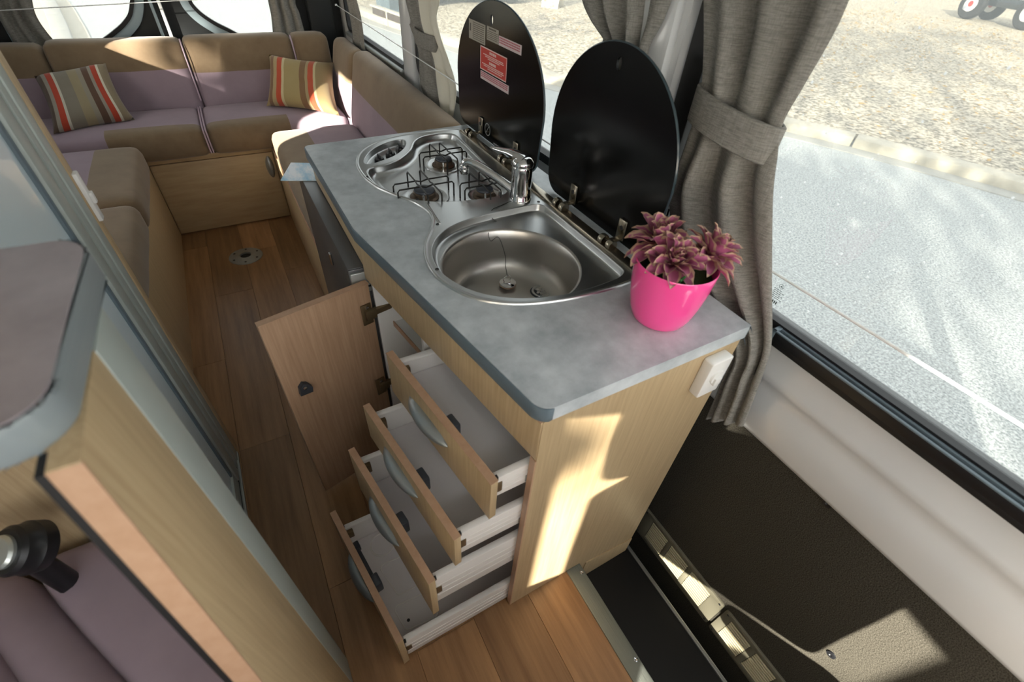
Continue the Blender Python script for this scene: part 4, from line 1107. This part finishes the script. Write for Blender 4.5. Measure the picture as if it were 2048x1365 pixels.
# ================================================================== THINGS OUTSIDE
M_darkp = mat('planter_plastic', '5d6c74', .6)
M_sleep = mat('timber_sleeper', '4a3b2c', .8, var=(30, '352a20', (.2, 1, 1), .2))
M_concp = mat('concrete_cap', 'b7b3a4', .85)
M_signr = mat('sign_red', 'c07a6a', .6, var=(9, 'e6dcd8', (1, 1, 2), .06))
M_signw = mat('sign_white', 'e2ded2', .6)
M_carb = mat('car_body', '2a2f33', .25, .3, coat=.5)
M_tyre = mat('tyre', '1a1a1c', .8)
M_hub = mat('hub_red', 'b02a24', .4)
M_hubw = mat('hub_white', 'd9d9d4', .4)
GV = GZ+.10
# grey planter behind a low timber edging
pa, pb = pz(752, 22, GV), pz(790, 28, GV)
pt = thing('planter', ((pa.x+pb.x)/2, (pa.y+pb.y)/2, GV), 'tall grey planter standing beyond the timber edging', 'planter')
cxp, cyp = (pa.x+pb.x)/2+.25, (pa.y+pb.y)/2+.25
rings = [[(cxp+s*math.cos(R(45+90*k+20)), cyp+s*math.sin(R(45+90*k+20)), z) for k in range(4)] for s, z in ((.40, GV), (.36, GV+.06), (.48, GV+1.1), (.52, GV+1.1), (.52, GV+1.18), (.44, GV+1.18), (.42, GV+1.0))]
loft('planter_body', rings, M_darkp, pt, True, ang=20)
a_, b_ = V(gz(746, 40)), V(gz(812, 66))
du = (b_-a_).normalized()
ed = thing('timber_edging', (*((a_+b_)/2), GZ), 'dark timber edging with pale posts beside the road', 'edging')
for k in range(2):
    p = a_+du*(.72*k+.02); slab('sleeper', p, p+du*.66, .10, GZ, GZ+.26, M_sleep, ed, .01)
    slab('post', p+du*.66, p+du*.72, .11, GZ, GZ+.28, M_concp, ed, .005)
slab('cap', a_-du*.1, b_+du*.05, .14, GZ+.26, GZ+.30, M_concp, ed, .01)
# A-frame sign
sa = pz(1084, 14, GV); sb_ = pz(1113, 18, GV); sc_ = pz(1135, 15, GV)
sg = thing('sandwich_board', (sb_.x, sb_.y, GV), 'red and white sandwich board sign on the gravel', 'sign')
d1 = V((sb_.x-sa.x, sb_.y-sa.y)).normalized(); nrm_ = V((-d1.y, d1.x)); nrm_ = nrm_ if nrm_.dot(V((sa.x, sa.y))) > 0 else -nrm_
def panel(p, q, lean, mt, nm):
    up = V((lean.x, lean.y, 1.0))
    P = [V((*p, GV)), V((*q, GV)), V((*q, GV))+up, V((*p, GV))+up]
    return poly(nm, P, (), V((nrm_.x, nrm_.y, 0))*.02, mt, sg, .004)
p0, q0 = V((sa.x, sa.y)), V((sb_.x, sb_.y))
panel(p0-d1*.03, q0+d1*.03, nrm_*.28, M_signw, 'front_frame')
panel(p0+d1*.03-nrm_*.012, q0-d1*.03-nrm_*.012, nrm_*.28, M_signr, 'front_panel')
panel(p0+nrm_*.7, q0+nrm_*.7, nrm_*-.26, M_signw, 'rear_panel')
# parked car, seen only below the sills
cr = thing('parked_car', (6.9, 15.4, GV), 'dark parked car whose sill shows above the gravel', 'car')
CMx = Matrix.Translation((6.9, 15.45, GV)) @ Matrix.Rotation(R(4), 4, 'Z')
side_pts = [(-2.1, .28), (-2.15, .62), (-1.9, .85), (-1.1, .95), (-.5, 1.42), (.9, 1.44), (1.6, .98), (2.1, .9), (2.2, .6), (2.15, .28)]
bm = bmesh.new(); add_poly(bm, [V((x, -.85, z)) for x, z in side_pts], (), (0, 1.7, 0))
bmesh.ops.transform(bm, matrix=CMx, verts=bm.verts); obj('body', bm, M_carb, cr)
for x in (-1.35, 1.35):
    for y in (-.80, .80):
        bm = bmesh.new(); add_lathe(bm, [(.001, -.1), (.22, -.1), (.30, -.09), (.32, -.05), (.32, .05), (.30, .09), (.22, .1), (.001, .1)], (0, 0, 0), 24, Matrix.Rotation(PI/2, 4, 'X'))
        for v in bm.verts: v.co = CMx @ (v.co+V((x, y, .32)))
        obj('wheel', bm, M_tyre, cr)
# quad bike on the far gravel
qa, qb = pz(1929, 38, GV), pz(2040, 60, GV)
ax_ = V((qb.x-qa.x, qb.y-qa.y)); Lq = ax_.length; ax_.normalize()
qd = thing('quad_bike', ((qa.x+qb.x)/2, (qa.y+qb.y)/2, GV), 'dark quad bike with red wheel hubs parked on the far gravel', 'quad bike')
QM = Matrix(((ax_.x, -ax_.y, 0, qa.x), (ax_.y, ax_.x, 0, qa.y), (0, 0, 1, GV), (0, 0, 0, 1)))
qs = Lq/1.5
def qbox(nm, a, b, mt, bev=.03): return box(nm, V(a)*qs, V(b)*qs, mt, qd, bev, QM)
away = 1 if (QM @ V((0, 1, 0))-V((0, 0, 1.5))).length > (QM @ V((0, -1, 0))-V((0, 0, 1.5))).length else -1
for x in (0, 1.5):
    for y in (0, .75*away):
        bm = bmesh.new(); add_lathe(bm, [(.001, -.1), (.2, -.1), (.3, -.1), (.34, -.05), (.34, .05), (.3, .1), (.2, .1), (.001, .1)], (0, 0, 0), 24, Matrix.Rotation(PI/2, 4, 'X'))
        for v in bm.verts: v.co = QM @ ((v.co+V((x, y, .34)))*qs)
        wh = obj('wheel', bm, M_tyre, qd)
        for r, off, mt in ((.17, .105, M_hubw), (.065, .11, M_hub)):
            bm = bmesh.new(); add_lathe(bm, [(.001, -off), (r, -off), (r, off), (.001, off)], (0, 0, 0), 20, Matrix.Rotation(PI/2, 4, 'X'))
            for v in bm.verts: v.co = QM @ ((v.co+V((x, y, .34)))*qs)
            obj('hub', bm, mt, wh)
yl, yh = sorted((.1*away, .65*away))
qbox('chassis', (.15, yl, .35), (1.4, yh, .55), M_carb)
qbox('fender', (-.4, yl-.1, .68), (.4, yh+.1, .76), M_carb)
qbox('fender', (1.1, yl-.1, .70), (1.95, yh+.1, .78), M_darkp)
qbox('seat', (.6, yl+.1, .72), (1.4, yh-.1, .92), M_tyre, .06)
qbox('tank', (.25, yl+.1, .6), (.7, yh-.1, .95), M_hub, .05)
for k in range(7): qbox('rack_bar', (1.05+.15*k, yl-.05, .95), (1.09+.15*k, yh+.05, .98), M_alu, .005)
# fallen leaves and stones on the verge: uncountable
rl = random.Random(5)
M_litter = mat('fallen_leaf', 'b08f4c', .8, rand=.0)
bm = bmesh.new()
for i in range(5000):
    u = rl.random()**.6
    x = 5.5+u*20; y = rl.uniform(-2, 13)
    # keep to the verge side of the kerb
    j = min(range(0, len(inner), 4), key=lambda q: abs(inner[q].y-y))
    if x < inner[j].x+.25: x = inner[j].x+.25+rl.random()*4
    s_ = rl.uniform(.025, .06); a = rl.random()*6.28
    e1 = V((math.cos(a), math.sin(a), rl.uniform(-.3, .3)))*s_; e2 = V((-math.sin(a), math.cos(a), rl.uniform(-.3, .3)))*s_*.45
    c = V((x, y, GV+.006+s_*.2))
    bm.faces.new([bm.verts.new(c+w) for w in (e1, e2, -e1, -e2)])
tag(obj('leaf_litter', bm, M_litter, None), 'ochre fallen leaves scattered over the gravel verge', 'leaves', kind='stuff')
# gum tree in front of the van that dapples the verge
tr_ = struct(thing('roadside_tree', (-7.5, -9.5, GZ)))
tube('trunk', [(-7.5, -9.5, GZ), (-7.3, -9.4, 3), (-7.0, -9.0, 7), (-6.6, -8.6, 11)], [.35, .3, .22, .1], mat('bark', '8b7b68', .9), tr_, 12)
bm = bmesh.new()
cl_ = [(rl.gauss(-6.5, 2.6), rl.gauss(-7.5, 3.6), rl.uniform(5.2, 12)) for _ in range(46)]
for (x, y, z) in cl_:
    for k in range(70):
        c = V((x+rl.gauss(0, .55), y+rl.gauss(0, .55), z+rl.gauss(0, .4))); n_ = V((rl.gauss(0, 1), rl.gauss(0, 1), rl.gauss(0, 1))).normalized()
        t = n_.orthogonal().normalized()*.22; b2 = n_.cross(t).normalized()*.10
        bm.faces.new([bm.verts.new(c+w) for w in (t, b2, -t, -b2)])
tag(obj('crown', bm, mat('gum_leaf', '5d7046', .7), tr_), kind='stuff')
